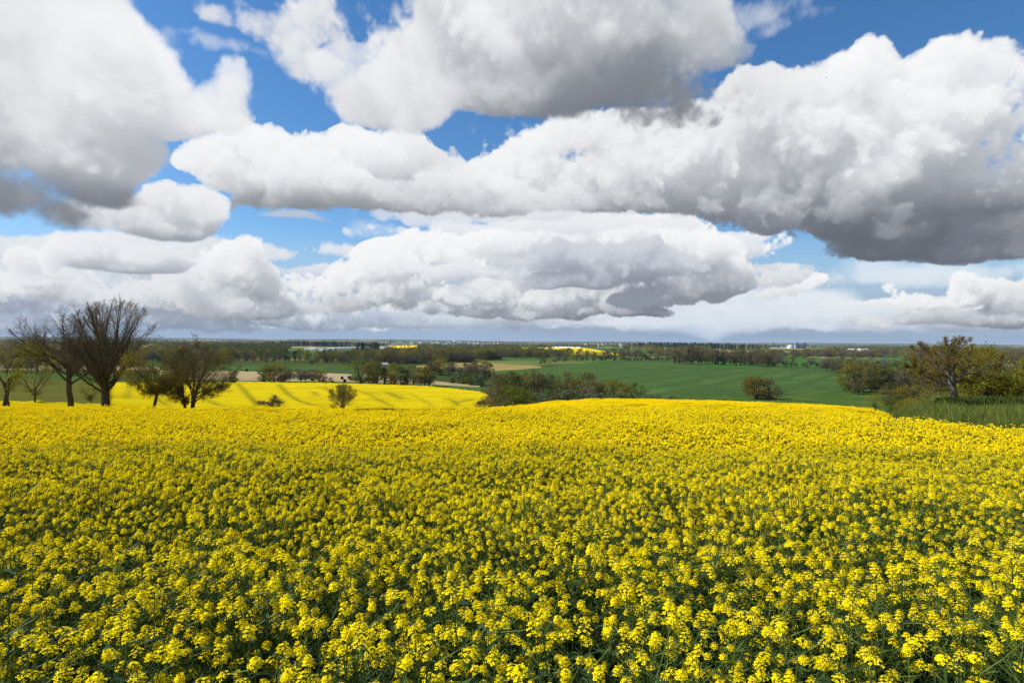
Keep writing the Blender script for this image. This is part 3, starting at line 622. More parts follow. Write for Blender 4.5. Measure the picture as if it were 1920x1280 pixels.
def patch(seed, lod, size, dens, name):
    rng = np.random.default_rng(seed); mb = MB(); n = int(round(math.sqrt(dens) * size))
    for i in range(n):
        for j in range(n):
            p = (np.array([i, j]) + rng.uniform(.05, .95, 2)) / n * size - size / 2
            plant(rng, lod, mb, mb, mb, p, H=rng.uniform(.88, 1.12) * (1 + .09 * math.sin(p[0] * 7 + seed) * math.sin(p[1] * 6 + seed * 2)))
    if lod == 2:   # the dim green layer under the flowers
        q = rng.uniform(-size / 2, size / 2, (int(60 * size * size), 2)); flakes(mb, np.column_stack([q, rng.uniform(.45, .8, len(q))]), rng.normal(size=(len(q), 3)) + [0, 0, 1.0], .10, rng, 3)
    return mb.mesh(name, [M_PET, M_BUD, M_STEM, M_LEAF])

def scatter(name, pts, rot, scale, idx, meshes, label, kind='stuff', cat=None):
    """ONE object: its points carry copies of the given meshes"""
    c = bpy.data.collections.new(name + '_source')
    for k, m in enumerate(meshes):
        so_ = bpy.data.objects.new('%s_%02d' % (name, k), m); c.objects.link(so_)
    me = bpy.data.meshes.new(name); me.vertices.add(len(pts)); me.vertices.foreach_set('co', np.asarray(pts, np.float32).ravel())
    a = me.attributes.new('rot', 'FLOAT_VECTOR', 'POINT'); a.data.foreach_set('vector', np.asarray(rot, np.float32).ravel())
    a = me.attributes.new('size', 'FLOAT_VECTOR', 'POINT'); a.data.foreach_set('vector', np.asarray(scale, np.float32).ravel())
    a = me.attributes.new('pick', 'INT', 'POINT'); a.data.foreach_set('value', np.asarray(idx, np.int32))
    o = put(name, me); g = bpy.data.node_groups.new(name, 'GeometryNodeTree')
    g.interface.new_socket('Geometry', in_out='INPUT', socket_type='NodeSocketGeometry'); g.interface.new_socket('Geometry', in_out='OUTPUT', socket_type='NodeSocketGeometry')
    N, L = g.nodes, g.links; gi = N.new('NodeGroupInput'); go = N.new('NodeGroupOutput'); ip = N.new('GeometryNodeInstanceOnPoints'); cinfo = N.new('GeometryNodeCollectionInfo')
    cinfo.inputs['Collection'].default_value = c; cinfo.inputs['Separate Children'].default_value = True; cinfo.inputs['Reset Children'].default_value = True
    def na(nm, ty): q = N.new('GeometryNodeInputNamedAttribute'); q.data_type = ty; q.inputs[0].default_value = nm; return q.outputs[0]
    er = N.new('FunctionNodeEulerToRotation'); L.new(na('rot', 'FLOAT_VECTOR'), er.inputs[0])
    L.new(gi.outputs[0], ip.inputs['Points']); L.new(cinfo.outputs[0], ip.inputs['Instance']); ip.inputs['Pick Instance'].default_value = True
    L.new(na('pick', 'INT'), ip.inputs['Instance Index']); L.new(er.outputs[0], ip.inputs['Rotation']); L.new(na('size', 'FLOAT_VECTOR'), ip.inputs['Scale']); L.new(ip.outputs[0], go.inputs[0])
    md = o.modifiers.new('scatter', 'NODES'); md.node_group = g
    setting(o, label, kind, cat); return o

def on_slope(x, y, k):
    """rotation of a patch turned by k quarter turns and tipped with the land"""
    e = .6; gx_ = (ground(x + e, y) - ground(x - e, y)) / (2 * e); gy_ = (ground(x, y + e) - ground(x, y - e)) / (2 * e)
    a = k * np.pi / 2; lx = np.cos(a) * gx_ + np.sin(a) * gy_; ly = -np.sin(a) * gx_ + np.cos(a) * gy_
    return np.stack([np.arctan(ly), -np.arctan(lx), a], -1)
def in_crop(x, y):
    px = 960 + FPX * x / y
    far = np.where(px > 1640, 18.6 - np.clip((px - 1640) / 280, 0, 1) * 1.6, 400)
    return (y < far) & ~((px > 1600) & (y > 45))
rg = np.random.default_rng(77)
NEAR = 4.9
def lay(name, lod, d0, d1, size, dens, nvar, label):
    k = int(d1 * 1.15 / size) + 2; gx_, gy_ = np.meshgrid((np.arange(-k, k) + .5) * size, (np.arange(0, int(d1 / size) + 1) + .5) * size)
    x = gx_.ravel(); y = gy_.ravel(); keep = (y >= d0) & (y < d1) & (np.abs(x) < y * .98 + 2.0) & in_crop(x, y)
    x, y = x[keep], y[keep]; n = len(x); q = rg.integers(0, 4, n); s = rg.uniform(.94, 1.05, n)
    s *= 1 + .07 * np.sin(x * .9 + 1.3) * np.sin(y * .7) + .03 * np.sin(x * .23 + y * .31)
    scatter(name, np.stack([x, y, ground(x, y)], -1), on_slope(x, y, q), np.stack([np.ones(n), np.ones(n), s], -1), rg.integers(0, nvar, n), [patch(1000 * lod + 31 * v + 5, lod, size, dens, name) for v in range(nvar)], label)
    return n
lay('rapeseed_crop', 0, 5.0, 11.0, 1.0, 42, 6, 'nearer mass of yellow flowering rapeseed crop')
lay('rapeseed_crop', 1, 11.0, 19.0, 1.0, 42, 5, 'middle stretch of the yellow flowering rapeseed crop')
lay('rapeseed_crop', 1, 19.0, 36.0, 1.0, 49, 4, 'crest of the yellow flowering rapeseed crop')
lay('rapeseed_crop', 2, 36.0, 78.0, 2.0, 22, 4, 'flower heads on the far slope of the yellow rapeseed crop')

# the front plants, each a thing of its own: stem, leaves and every flower head
kinds = []
for v in range(9):
    r_ = np.random.default_rng(500 + v); hd = []; st = MB(); lf = MB()
    plant(r_, 0, hd, st, lf, nh=(9, 11, 8, 10, 12, 9, 10, 11, 8)[v], H=(1.02, 1.1, .95, 1.15, .9, 1.05, 1.12, .98, 1.08)[v])
    kinds.append((st.mesh('rapeseed_stem', [M_PET, M_BUD, M_STEM, M_LEAF]), lf.mesh('rapeseed_leaves', [M_PET, M_BUD, M_STEM, M_LEAF]), [h.mesh('flower_head', [M_PET, M_BUD, M_STEM]) for h in hd]))
spots = []
for j in range(400):
    y = 1.75 + j * .175
    if y >= 5.0: break
    for x in np.arange(-y * 1.05 - .8, y * 1.05 + .8, .185 if y > 2.9 else .25):
        spots.append((x + rg.uniform(-.1, .1), y + rg.uniform(-.09, .09)))
spots = [(x, y) for x, y in spots if rg.random() < (.95 if y > 2.7 else .42 + .4 * (y - 1.75) + (.12 if x < 0 else 0))]
NPL = 300
spots.sort(key=lambda p: (abs(p[0]) > p[1] * .92 + .1, p[1]))
def plant_thing(x, y, k):
    stm, lfm, hds = kinds[k]
    o = put('rapeseed_plant', stm, None, (x, y, float(ground(x, y)))); s = rg.uniform(.80, 1.10)
    o.rotation_euler = (rg.uniform(-.15, .15), rg.uniform(-.15, .15), rg.uniform(0, 6.28)); o.scale = (1.04, 1.04, s)
    tag(o, 'flowering rapeseed plant with yellow heads at the front edge of the crop', 'rapeseed plant', 'rapeseed plants along the front edge of the crop')
    put('foliage', lfm, o)
    for h in hds: put('flower_head', h, o)
for (x, y) in spots[:NPL]: plant_thing(x, y, int(rg.integers(0, 9)))
rest = spots[NPL:]
if rest:   # between these and the mass behind
    xy = np.array(rest); n = len(xy); mbs = []
    for v in range(6):
        r_ = np.random.default_rng(900 + v); m = MB(); plant(r_, 0, m, m, m, nh=11); mbs.append(m.mesh('rapeseed', [M_PET, M_BUD, M_STEM, M_LEAF]))
    scatter('rapeseed_crop', np.stack([xy[:, 0], xy[:, 1], ground(xy[:, 0], xy[:, 1])], -1), np.stack([rg.uniform(-.12, .12, n), rg.uniform(-.12, .12, n), rg.uniform(0, 6.28, n)], -1), np.ones((n, 3)) * rg.uniform(.84, 1.1, (n, 1)), rg.integers(0, 6, n), mbs, 'yellow rapeseed close behind the front plants')
print('plants', len(spots))

# ================================================================ trees
BK_D = barkmat('dark_bark', (.036, .031, .022), (.105, .092, .066)); BK_G = barkmat('grey_bark', (0.078, 0.068, 0.052), (0.221, 0.195, 0.156)); BK_M = barkmat('mossy_bark', (0.046, 0.049, 0.018), (0.130, 0.124, 0.065))
BK_P = barkmat('pale_bark', (.035, .028, .020), (.20, .175, .14), 5)
TW_B = flatmat('brown_twigs', (.135, .110, .076), .9, .3, 2); TW_G = flatmat('grey_twigs', (.135, .125, .085), .9, .3, 2); TW_R = flatmat('reddish_twigs', (.105, .085, .056), .9, .3, 2)
LF_OL = leafmat('olive_buds', (0.132, 0.116, 0.019), (0.295, 0.248, 0.034), .35); LF_BR = leafmat('bronze_leaves', (.15, .115, .02), (.34, .275, .055), .35); LF_YG = leafmat('fresh_leaves', (.11, .125, .012), (.28, .29, .035), .4)
LF_MP = leafmat('maple_leaves', (.16, .175, .014), (.38, .39, .04), .4); LF_GR = leafmat('green_leaves', (0.046, 0.078, 0.014), (0.163, 0.194, 0.031), .3); LF_DK = leafmat('dark_leaves', (0.022, 0.040, 0.012), (0.070, 0.096, 0.023), .2); LF_GY = leafmat('grey_green_leaves', (0.070, 0.096, 0.043), (0.171, 0.202, 0.093), .3)
LF_BN = leafmat('brown_buds', (.085, .074, .030), (.175, .150, .060), .25); LF_PK = leafmat('pinkish_blossom', (.115, .09, .055), (.20, .155, .105), .3); LF_CN = leafmat('needles', (0.016, 0.031, 0.014), (0.043, 0.065, 0.028), .1); LF_WH = leafmat('pale_leaves', (0.248, 0.264, 0.186), (0.465, 0.480, 0.372), .3)

def grow(rng, mbt, mbc, p, d, L, r, lev, P, tips):
    """one limb and everything that grows from it; limbs keep to the outline of the crown P['env'] = (x, y, z, rx, rz)"""
    E = P.get('env')
    if E is not None and lev >= 1:
        c_, s_ = np.array(E[:3]), np.array([E[3], E[3], E[4]]); a_ = (p - c_) / s_; b_ = d / s_
        A_, B_, C_ = b_ @ b_, a_ @ b_, a_ @ a_ - 1; q_ = B_ * B_ - A_ * C_
        reach = (-B_ + math.sqrt(q_)) / A_ if q_ > 0 and C_ < 0 else (L * .5 if C_ >= 0 else L)
        if C_ >= 0 and q_ > 0 and -B_ + math.sqrt(q_) > 0: reach = (-B_ + math.sqrt(q_)) / A_
        L = reach * rng.uniform(.78, 1.0) if lev == 1 else min(L, max(reach * rng.uniform(.85, 1.08), L * .25))
    nseg = P['seg'][lev]; pts = [p]; q = d; cur = p
    for k in range(nseg):
        q = unit(q + rng.normal(size=3) * P['wob'][lev] + np.array([0, 0, P['up'][lev]]) / nseg)
        cur = cur + q * L / nseg; pts.append(cur)
    pts = np.array(pts); last = lev == P['lev']
    taper = P['tap'][lev]; rad = r * (1 - (1 - taper) * np.linspace(0, 1, nseg + 1))
    mb = mbt if lev <= P['trunk_lev'] else mbc
    tube(mb, pts, np.maximum(rad, P['rmin']), (8, 6, 5, 3, 3, 3)[min(lev, 5)], 0 if lev <= P['bark_lev'] else 1)
    if last: tips.append((pts[-1], q)); tips.append((pts[len(pts) // 2], q)); return
    n = P['n'][lev]; n = int(n) + (rng.random() < n - int(n)); a = rng.uniform(0, 6.28)
    for k in range(n):
        t = P['t0'][lev] + (1 - P['t0'][lev]) * (k + rng.uniform(.2, .8)) / n
        i = min(int(t * nseg), nseg - 1); f = t * nseg - i; b = pts[i] * (1 - f) + pts[i + 1] * f; ax = unit(pts[i + 1] - pts[i])
        a += 2.4 + rng.normal() * .4; u = unit(np.cross(ax, [.31, .2, .93])); w = np.cross(ax, u); an = math.radians(rng.normal(P['ang'][lev], P['angv'][lev]))
        dd = ax * math.cos(an) + (u * math.cos(a) + w * math.sin(a)) * math.sin(an)
        if P['flat'][lev]: dd = unit(dd * np.array([1, 1, 1 - P['flat'][lev]]))
        ll = L * P['len'][lev] * rng.uniform(.72, 1.2) * (1 - P['fall'][lev] * t); rr = (rad[i] * (1 - f) + rad[i + 1] * f) * P['rr'][lev]
        grow(rng, mbt, mbc, b, dd, ll, rr, lev + 1, P, tips)
    if P['cont'][lev]: grow(rng, mbt, mbc, pts[-1], q, L * P['len'][lev], rad[-1], lev + 1, P, tips)

BASE = dict(lev=4, seg=[6, 5, 4, 3, 3], wob=[.06, .12, .14, .16, .2], up=[.0, .35, .25, .15, .1], tap=[.62, .35, .35, .4, .4], trunk_lev=1, bark_lev=2, rmin=.008,
            n=[7, 7, 6, 5, 0], t0=[.55, .25, .2, .15, 0], ang=[48, 45, 45, 45, 0], angv=[10, 10, 12, 14, 0], len=[.95, .55, .5, .5, 0], fall=[.25, .4, .4, .4, 0], rr=[.55, .55, .55, .6, 0], flat=[0] * 5, cont=[1, 1, 1, 1, 0])
def hero(name, x, D, label, cat, seed, trunk, r, bark, twig, P=None, leaf=None, nleaf=0, lsize=.12, spread=.25, lean=(0, 0), group=None, extra=None, sink=0.0, base=None):
    rng = np.random.default_rng(seed); pr = dict(BASE); pr.update(P or {})
    mt, mc, tips = MB(), MB(), []
    for (ox, oy, ln, l2, r2) in (base or [(0, 0, lean, trunk, r)]):
        grow(rng, mt, mc, np.array([ox, oy, 0.0]), unit(np.array([ln[0], ln[1], 1.0])), l2, r2, 0, pr, tips)
    # the flare of the roots
    tube(mt, [(0, 0, -.5), (0, 0, .05), (lean[0] * .6, lean[1] * .6, .7)], [r * 1.45, r * 1.3, r * 1.0], 8, 0)
    if extra: extra(rng, mt, mc, tips)
    if nleaf:
        c = np.concatenate([t_[0] + rng.normal(size=(nleaf, 3)) * spread for t_ in tips]); cards(mc, c, lsize, rng, 2)
    X = wx(x, D); z = float(ground(X, D)) - sink
    root = bpy.data.objects.new(name, None); COL.objects.link(root); root.location = (X, D, z); root.empty_display_size = .5
    tag(root, label, cat, group)
    put('trunk', mt.mesh('trunk', [bark, twig, leaf or twig], True), root); put('crown', mc.mesh('crown', [bark, twig, leaf or twig]), root)
    return root, tips

GRP = 'trees along the boundary at the left of the yellow field'
def zc(y, D, base=772): return (base - y) / FPX * D
# bare tree with a long leaning limb, left of the pair
hero('bare_tree', 134, 74, 'bare grey tree with wide open crown, left one of the two tallest', 'tree', 3, 6.6, .38, BK_D, TW_B,
     dict(n=[12, 10, 8, 8, 0], t0=[.62, .3, .2, .15, 0], ang=[50, 42, 44, 44, 0], len=[1, .46, .50, .48, 0], fall=[.1, .3, .3, .3, 0], up=[0, .35, .3, .2, .1], rmin=.009, cont=[0, 1, 1, 1, 0], rr=[.5, .55, .55, .6, 0], env=(-1.9, 0, 9.4, 5.2, 5.2), tap=[.6, .3, .35, .4, .4]), lean=(-.02, .02), group=GRP)
# the tallest: limbs fan out from low down
hero('bare_tree', 200, 77, 'tallest bare tree, dense fan of fine upright branches from a thick trunk', 'tree', 5, 4.8, .58, BK_D, TW_B,
     dict(n=[24, 11, 8, 7, 0], t0=[.60, .10, .2, .15, 0], ang=[40, 27, 32, 40, 0], angv=[17, 9, 10, 12, 0], len=[1, .42, .42, .45, 0], fall=[0, .35, .3, .3, 0], up=[0, .22, .2, .2, .1], tap=[.75, .22, .35, .4, .4], rr=[.34, .45, .5, .6, 0], rmin=.009, wob=[.04, .07, .1, .14, .2], cont=[1, 1, 1, 1, 0], env=(1.1, 0, 10.0, 5.9, 6.0)),
     leaf=LF_OL, nleaf=0, lsize=.09, spread=.15, group=GRP)
hero('budding_tree', 286, 74, 'low round budding tree with slim pale trunk, olive brown leaves', 'tree', 21, 4.3, .24, BK_D, TW_B,
     dict(n=[11, 8, 6, 4, 0], t0=[.68, .2, .2, .15, 0], ang=[62, 45, 45, 45, 0], len=[1, .46, .46, .5, 0], fall=[0, .3, .3, .3, 0], up=[0, .1, .1, .05, 0], rmin=.009, cont=[0, 1, 1, 1, 0], env=(.3, 0, 6.6, 4.2, 2.9)), leaf=LF_OL, nleaf=3, lsize=.13, spread=.25, lean=(.05, 0), group=GRP)
hero('bare_tree', 352, 75, 'brown bare tree with forked twin trunk and drooping right side', 'tree', 35, 4.2, .26, BK_D, TW_R,
     dict(n=[7, 8, 6, 5, 0], t0=[.5, .2, .2, .15, 0], ang=[48, 42, 44, 44, 0], len=[1, .46, .48, .5, 0], fall=[0, .3, .3, .3, 0], up=[0, .1, .1, .0, -.1], rmin=.009, cont=[1, 1, 1, 1, 0], env=(1.5, 0, 6.2, 4.4, 3.6), rr=[.5, .5, .5, .6, 0]),
     leaf=LF_BN, nleaf=2, lsize=.10, spread=.2, group=GRP, base=[(0, 0, (-.20, 0), 3.6, .22), (.35, .1, (.26, 0), 4.0, .26), (.15, .4, (.02, .1), 4.2, .18)])
def broken(rng, mt, mc, tips):
    tube(mt, [(.2, -.2, 4.1), (.7, -.4, 3.0), (1.15, -.5, 1.6), (1.7, -.7, .2)], [.13, .12, .10, .07], 6, 0)
    for k in range(16):
        t = rng.uniform(.3, 1); b = np.array([.2 + 1.5 * t, -.2 - .5 * t, 4.1 - 3.9 * t]); tube(mc, [b, b + rng.normal(size=3) * .35, b + rng.normal(size=3) * .8 + [0.2, 0, -.15]], [.03, .02, .01], 3, 0)
    for k in range(5):   # leafy end of the long branch over the gap
        c = np.array([2.0 + k * .62, 0, 8.6 - abs(k - 2) * .35]); tube(mc, [(.4, 0, 5.2), (1.3, 0, 7.2), c], [.10, .06, .02], 4, 0); cards(mc, c + rng.normal(size=(150, 3)) * [.5, .5, .42], .17, rng, 2)
hero('broken_tree', 6, 70, 'tree at the left edge with snapped limb hanging down and yellow green leaves', 'tree', 44, 4.6, .27, BK_D, TW_B,
     dict(n=[7, 6, 4, 4, 0], t0=[.6, .3, .2, .15, 0], ang=[50, 45, 45, 45, 0], len=[1.0, .46, .5, .5, 0], up=[0, .2, .1, .05, 0], cont=[0, 1, 1, 1, 0], env=(-.8, 0, 8.0, 3.6, 4.0)), leaf=LF_YG, nleaf=1, lsize=.15, spread=.22, lean=(.06, 0), group=GRP, extra=broken)
hero('budding_tree', 66, 100, 'yellow green budding tree behind the snapped limb', 'tree', 46, 3.6, .2, BK_D, TW_B,
     dict(lev=3, n=[10, 8, 6, 0], t0=[.5, .25, .2, 0], ang=[55, 45, 45, 0], len=[.9, .5, .5, 0], cont=[0, 1, 1, 0], env=(0, 0, 6.4, 4.2, 2.8)), leaf=LF_YG, nleaf=2, lsize=.15, spread=.25, group=GRP)
hero('young_tree', 174, 112, 'thin crooked young tree on the grass wedge left of the thick trunk', 'tree', 52, 2.4, .10, BK_P, TW_B,
     dict(lev=3, n=[8, 7, 6, 0], t0=[.5, .25, .2, 0], ang=[55, 45, 45, 0], len=[.85, .5, .5, 0], cont=[0, 1, 1, 0], env=(-.2, 0, 4.2, 2.5, 2.0)), leaf=LF_OL, nleaf=4, lsize=.13, spread=.2, lean=(-.1, 0), group=GRP)
# in the lower yellow field
hero('hawthorn_tree', 643, 96, 'small round leafless tree alone in the yellow field', 'tree', 61, 2.0, .15, BK_G, TW_B,
     dict(lev=4, n=[9, 7, 5, 3, 0], t0=[.3, .2, .2, .15, 0], ang=[36, 38, 40, 42, 0], len=[1, .44, .44, .45, 0], fall=[0, .3, .3, .3, 0], up=[0, .2, .2, .1, 0], rmin=.011, tap=[.6, .3, .35, .4, .4], cont=[1, 1, 1, 1, 0], env=(.1, 0, 2.9, 2.55, 2.0)), leaf=LF_OL, nleaf=1, lsize=.10, spread=.14,
     base=[(0, 0, (-.14, 0), 1.6, .13), (.2, 0, (.08, 0), 1.9, .15)], sink=-.9)
def dead(rng, mt, mc, tips):
    tube(mt, [(0, 0, .3), (.1, 0, 1.3), (.55, 0, 2.0), (.85, .1, 2.9)], [.40, .36, .26, .06], 7, 0); tube(mt, [(0, 0, 1.0), (-.5, 0, 1.7), (-1.2, 0, 1.75)], [.2, .10, .04], 6, 0); tube(mt, [(.3, 0, 1.7), (1.1, 0, 1.9), (1.9, .1, 1.7)], [.14, .08, .03], 6, 0)
    for b0, b1, n in (((.2, 0, 1.5), (.9, .1, 2.7), 70), ((-.1, 0, 1.6), (-1.9, 0, 1.6), 70), ((.5, 0, 1.9), (2.0, 0, 1.6), 80), ((-.4, 0, .9), (1.4, 0, .9), 60)):
        b0, b1 = np.array(b0), np.array(b1)
        for k in range(n):
            p = b0 + (b1 - b0) * rng.random(); e = p + np.array([rng.normal() * .45, rng.normal() * .5, rng.uniform(-1.0, .35)]); m_ = (p + e) / 2 + np.array([rng.normal() * .2, 0, .2]); tube(mc, [p, m_, e], [.03, .02, .01], 3, 1); tips.append((m_, e - p)); tips.append((e, e - p))
hero('dead_tree', 507, 88, 'low broken tree with split hollow trunk, half sunk in yellow rapeseed', 'tree', 63, .8, .34, BK_G, TW_R, dict(lev=1, n=[3, 0], cont=[0, 0], len=[.8, 0], seg=[3, 3]), leaf=LF_BR, nleaf=4, lsize=.10, spread=.2, extra=dead, sink=-.9)

# on the bank at the right
hero('cherry_tree', 1793, 37, 'gnarled cherry with bronze leaf tufts standing behind the low hedge', 'tree', 74, 2.0, .25, BK_P, BK_G,
     dict(lev=3, seg=[6, 6, 5, 4], wob=[.1, .16, .16, .14], n=[9, 8, 5, 0], t0=[.72, .2, .2, 0], ang=[60, 44, 40, 0], angv=[16, 14, 12, 0], len=[1, .42, .45, 0], fall=[0, .25, .3, 0], up=[0, .15, .45, .4], tap=[.72, .35, .4, .5], rr=[.42, .5, .55, 0], rmin=.009, bark_lev=0, cont=[0, 1, 1, 0], env=(-.42, 0, 3.0, 2.6, 1.65)), leaf=LF_BR, nleaf=15, lsize=.075, spread=.06, lean=(-.2, 0))
hero('maple_tree', 1856, 50, 'dense olive green leafy tree right of the cherry', 'tree', 81, 1.0, .2, BK_M, TW_B,
     dict(lev=3, n=[13, 9, 6, 0], t0=[.2, .2, .2, 0], ang=[60, 50, 45, 0], len=[1, .45, .5, 0], fall=[.0, .3, .3, 0], up=[0, .15, .2, .2], rmin=.01, cont=[1, 1, 1, 0], env=(0, 0, 2.7, 3.2, 2.5)), leaf=LF_MP, nleaf=12, lsize=.13, spread=.22, sink=.2)

# ---------------------------------------------------------------- smaller trees: a few of each kind, copied
def blob_tree(rng, h, w, trunk_h, leafmi, n, lsize, clumps=16, twig=True, rt=None, top=1.0, gap=.35, fl=1.0):
    """trunk with limbs; a crown of leaf clusters with gaps between"""
    mt, mc = MB(), MB(); rt = rt or h * .022
    tube(mt, [(0, 0, -.8), (rng.normal() * .1, 0, trunk_h * .5), (rng.normal() * .2, rng.normal() * .2, trunk_h), (rng.normal() * .3, rng.normal() * .3, h * .6)], [rt * 1.3, rt, rt * .85, rt * .4], 5, 0)
    cc = []
    for k in range(clumps):
        th = rng.uniform(0, 6.28); u = rng.uniform(-1, 1); rr_ = math.sqrt(max(0, 1 - u * u)) * rng.uniform(.45, 1)
        c = np.array([math.cos(th) * rr_ * w * .42, math.sin(th) * rr_ * w * .42, trunk_h * .75 + (h - trunk_h * .75) * (.48 + .46 * u * top)]); cc.append(c)
        if twig: tube(mt, [(0, 0, trunk_h * rng.uniform(.6, 1.05)), c * [.45, .45, .7] + [0, 0, trunk_h * .15], c], [rt * .45, rt * .3, rt * .1], 3, 0)
    cc = np.array(cc); per = n // clumps
    for c in cc:
        s = w * rng.uniform(.11, .20); p = unit(rng.normal(size=(per, 3))) * (rng.uniform(.1, 1, (per, 1)) ** .5) * s * np.array([1.1, 1.1, .8 * fl]) + c
        cards(mc, p, lsize, rng, leafmi)
    return mt, mc
def twig_tree(rng, h, w, trunk_h, n, mi=1, rt=None):
    """leafless: limbs and a haze of fine twigs"""
    mt, mc = MB(), MB(); rt = rt or h * .02
    top = np.array([rng.normal() * .2, rng.normal() * .2, h * .62]); tube(mt, [(0, 0, -.8), (0, 0, trunk_h), top], [rt * 1.3, rt, rt * .4], 5, 0)
    for k in range(n):
        th = rng.uniform(0, 6.28); u = rng.uniform(-.5, 1); r_ = math.sqrt(max(0, 1 - u * u)); e = np.array([math.cos(th) * r_ * w * .5, math.sin(th) * r_ * w * .5, trunk_h + (h - trunk_h) * (.42 + .56 * u)]); e *= rng.uniform(.82, 1.04)
        b = np.array([0, 0, trunk_h]) + (top - [0, 0, trunk_h]) * rng.uniform(0, 1); m_ = b * .45 + e * .55 + rng.normal(size=3) * .12 * w * .3
        tube(mt if k % 5 == 0 else mc, [b, m_, e], [rt * .32, rt * .2, .02], 3, 0 if k % 5 == 0 else mi)
        for j in range(6):
            p = m_ + (e - m_) * rng.random(); q = p + unit(rng.normal(size=3) + unit(e - b) * 1.1 + [0, 0, .3]) * w * rng.uniform(.07, .16); tube(mc, [p, q], [.035, .014], 3, mi)
    return mt, mc
def conifer(rng, h, w):
    mt, mc = MB(), MB(); tube(mt, [(0, 0, -.8), (0, 0, h * .5), (0, 0, h)], [h * .018, h * .012, .03], 5, 0)
    for k in range(70):
        t = rng.uniform(.18, 1) ** .85; r_ = w * .5 * (1.02 - t) * rng.uniform(.7, 1.15) + .15; a = rng.uniform(0, 6.28); e = np.array([math.cos(a) * r_, math.sin(a) * r_, h * t - r_ * .25]); b = np.array([0, 0, h * t])
        p = b + (e - b) * rng.uniform(.2, 1, (12, 1)) + rng.normal(size=(12, 3)) * .22; cards(mc, p, .55, rng, 2)
    return mt, mc
LIB = {}
def lib(kind, nv, fn, mats):
    LIB[kind] = []
    for v in range(nv):
        mt, mc = fn(np.random.default_rng(sum(map(ord, kind)) * 17 + v * 101)); LIB[kind].append((mt.mesh(kind + '_trunk', mats), mc.mesh(kind + '_crown', mats)))
# unit heights: built 10 m high (shrubs 4 m), scaled when placed
lib('budding_tree', 4, lambda r: blob_tree(r, 10, r.uniform(8, 10), r.uniform(1.5, 2.2), 2, 1700, .36, 22), [BK_D, TW_B, LF_OL])
lib('brown_tree', 4, lambda r: blob_tree(r, 10, r.uniform(8, 10), r.uniform(1.4, 2.2), 2, 1600, .34, 24), [BK_D, TW_B, LF_BN])
lib('bare_tree', 4, lambda r: twig_tree(r, 10, r.uniform(7.5, 9.5), r.uniform(1.6, 2.2), 150), [BK_G, TW_G, TW_G])
lib('green_tree', 4, lambda r: blob_tree(r, 10, r.uniform(8, 10), r.uniform(1.3, 2.0), 2, 2000, .40, 22), [BK_D, TW_B, LF_GR])
lib('ivy_tree', 3, lambda r: blob_tree(r, 10, r.uniform(4.2, 5.5), .6, 2, 1500, .38, 20, rt=.3), [BK_D, TW_B, LF_DK])
lib('shrub', 4, lambda r: blob_tree(r, 4, r.uniform(4.5, 6), .3, 2, 1300, .26, 18, top=1.0, rt=.08), [BK_M, TW_B, LF_GY])
lib('brown_shrub', 3, lambda r: blob_tree(r, 4, r.uniform(4.5, 6), .3, 2, 2400, .20, 34, rt=.08), [BK_D, TW_R, LF_BN])
lib('green_shrub', 3, lambda r: blob_tree(r, 4, r.uniform(4, 5), .2, 2, 1300, .26, 18, rt=.08), [BK_D, TW_B, LF_GR])
lib('olive_shrub', 2, lambda r: blob_tree(r, 4, r.uniform(4.8, 5.6), .4, 2, 3000, .19, 40, rt=.1), [BK_D, TW_B, LF_OL])
lib('pink_tree', 2, lambda r: blob_tree(r, 10, 9, 1.6, 2, 1500, .34, 20), [BK_D, TW_R, LF_PK])
lib('conifer', 3, lambda r: conifer(r, 10, r.uniform(3.6, 4.6)), [BK_D, TW_B, LF_CN])
lib('pale_tree', 1, lambda r: blob_tree(r, 10, 8, 2, 2, 1500, .34, 20), [BK_P, TW_G, LF_WH])
HT = {'olive_shrub': 4, 'shrub': 4, 'brown_shrub': 4, 'green_shrub': 4}
CAT = {'shrub': 'shrub', 'brown_shrub': 'shrub', 'green_shrub': 'shrub', 'conifer': 'conifer'}
KIND = {'olive_shrub': 'budding_tree', 'shrub': 'shrub', 'brown_shrub': 'shrub', 'green_shrub': 'shrub', 'conifer': 'conifer', 'pink_tree': 'blossom_tree', 'ivy_tree': 'ivy_clad_tree'}
rt_ = np.random.default_rng(4242); NT_COUNT = [0]
LOOK = {'olive_shrub': 'olive rounded shrub', 'budding_tree': 'olive budding tree', 'brown_tree': 'brown budding tree', 'bare_tree': 'grey leafless tree', 'green_tree': 'green leafy tree', 'ivy_tree': 'dark ivy clad tree', 'shrub': 'grey green bushy shrub', 'brown_shrub': 'brown rounded shrub',
        'green_shrub': 'small dark green bush', 'pink_tree': 'pinkish brown rounded tree', 'conifer': 'dark conifer', 'pale_tree': 'pale whitish tree'}
def tree_at(kind, X, D, h, where, group=None, wide=1.0, label=None):
    v = LIB[kind][int(rt_.integers(len(LIB[kind])))]; s = h / HT.get(kind, 10)
    o = bpy.data.objects.new(KIND.get(kind, kind), None); COL.objects.link(o); o.location = (X, D, float(ground(X, D))); o.scale = (s * wide, s * wide, s); o.rotation_euler = (0, 0, rt_.uniform(0, 6.28)); o.empty_display_size = 1
    tag(o, label or (LOOK[kind] + ' ' + where), CAT.get(kind, 'tree'), group); put('trunk', v[0], o); put('crown', v[1], o); NT_COUNT[0] += 1
    return o
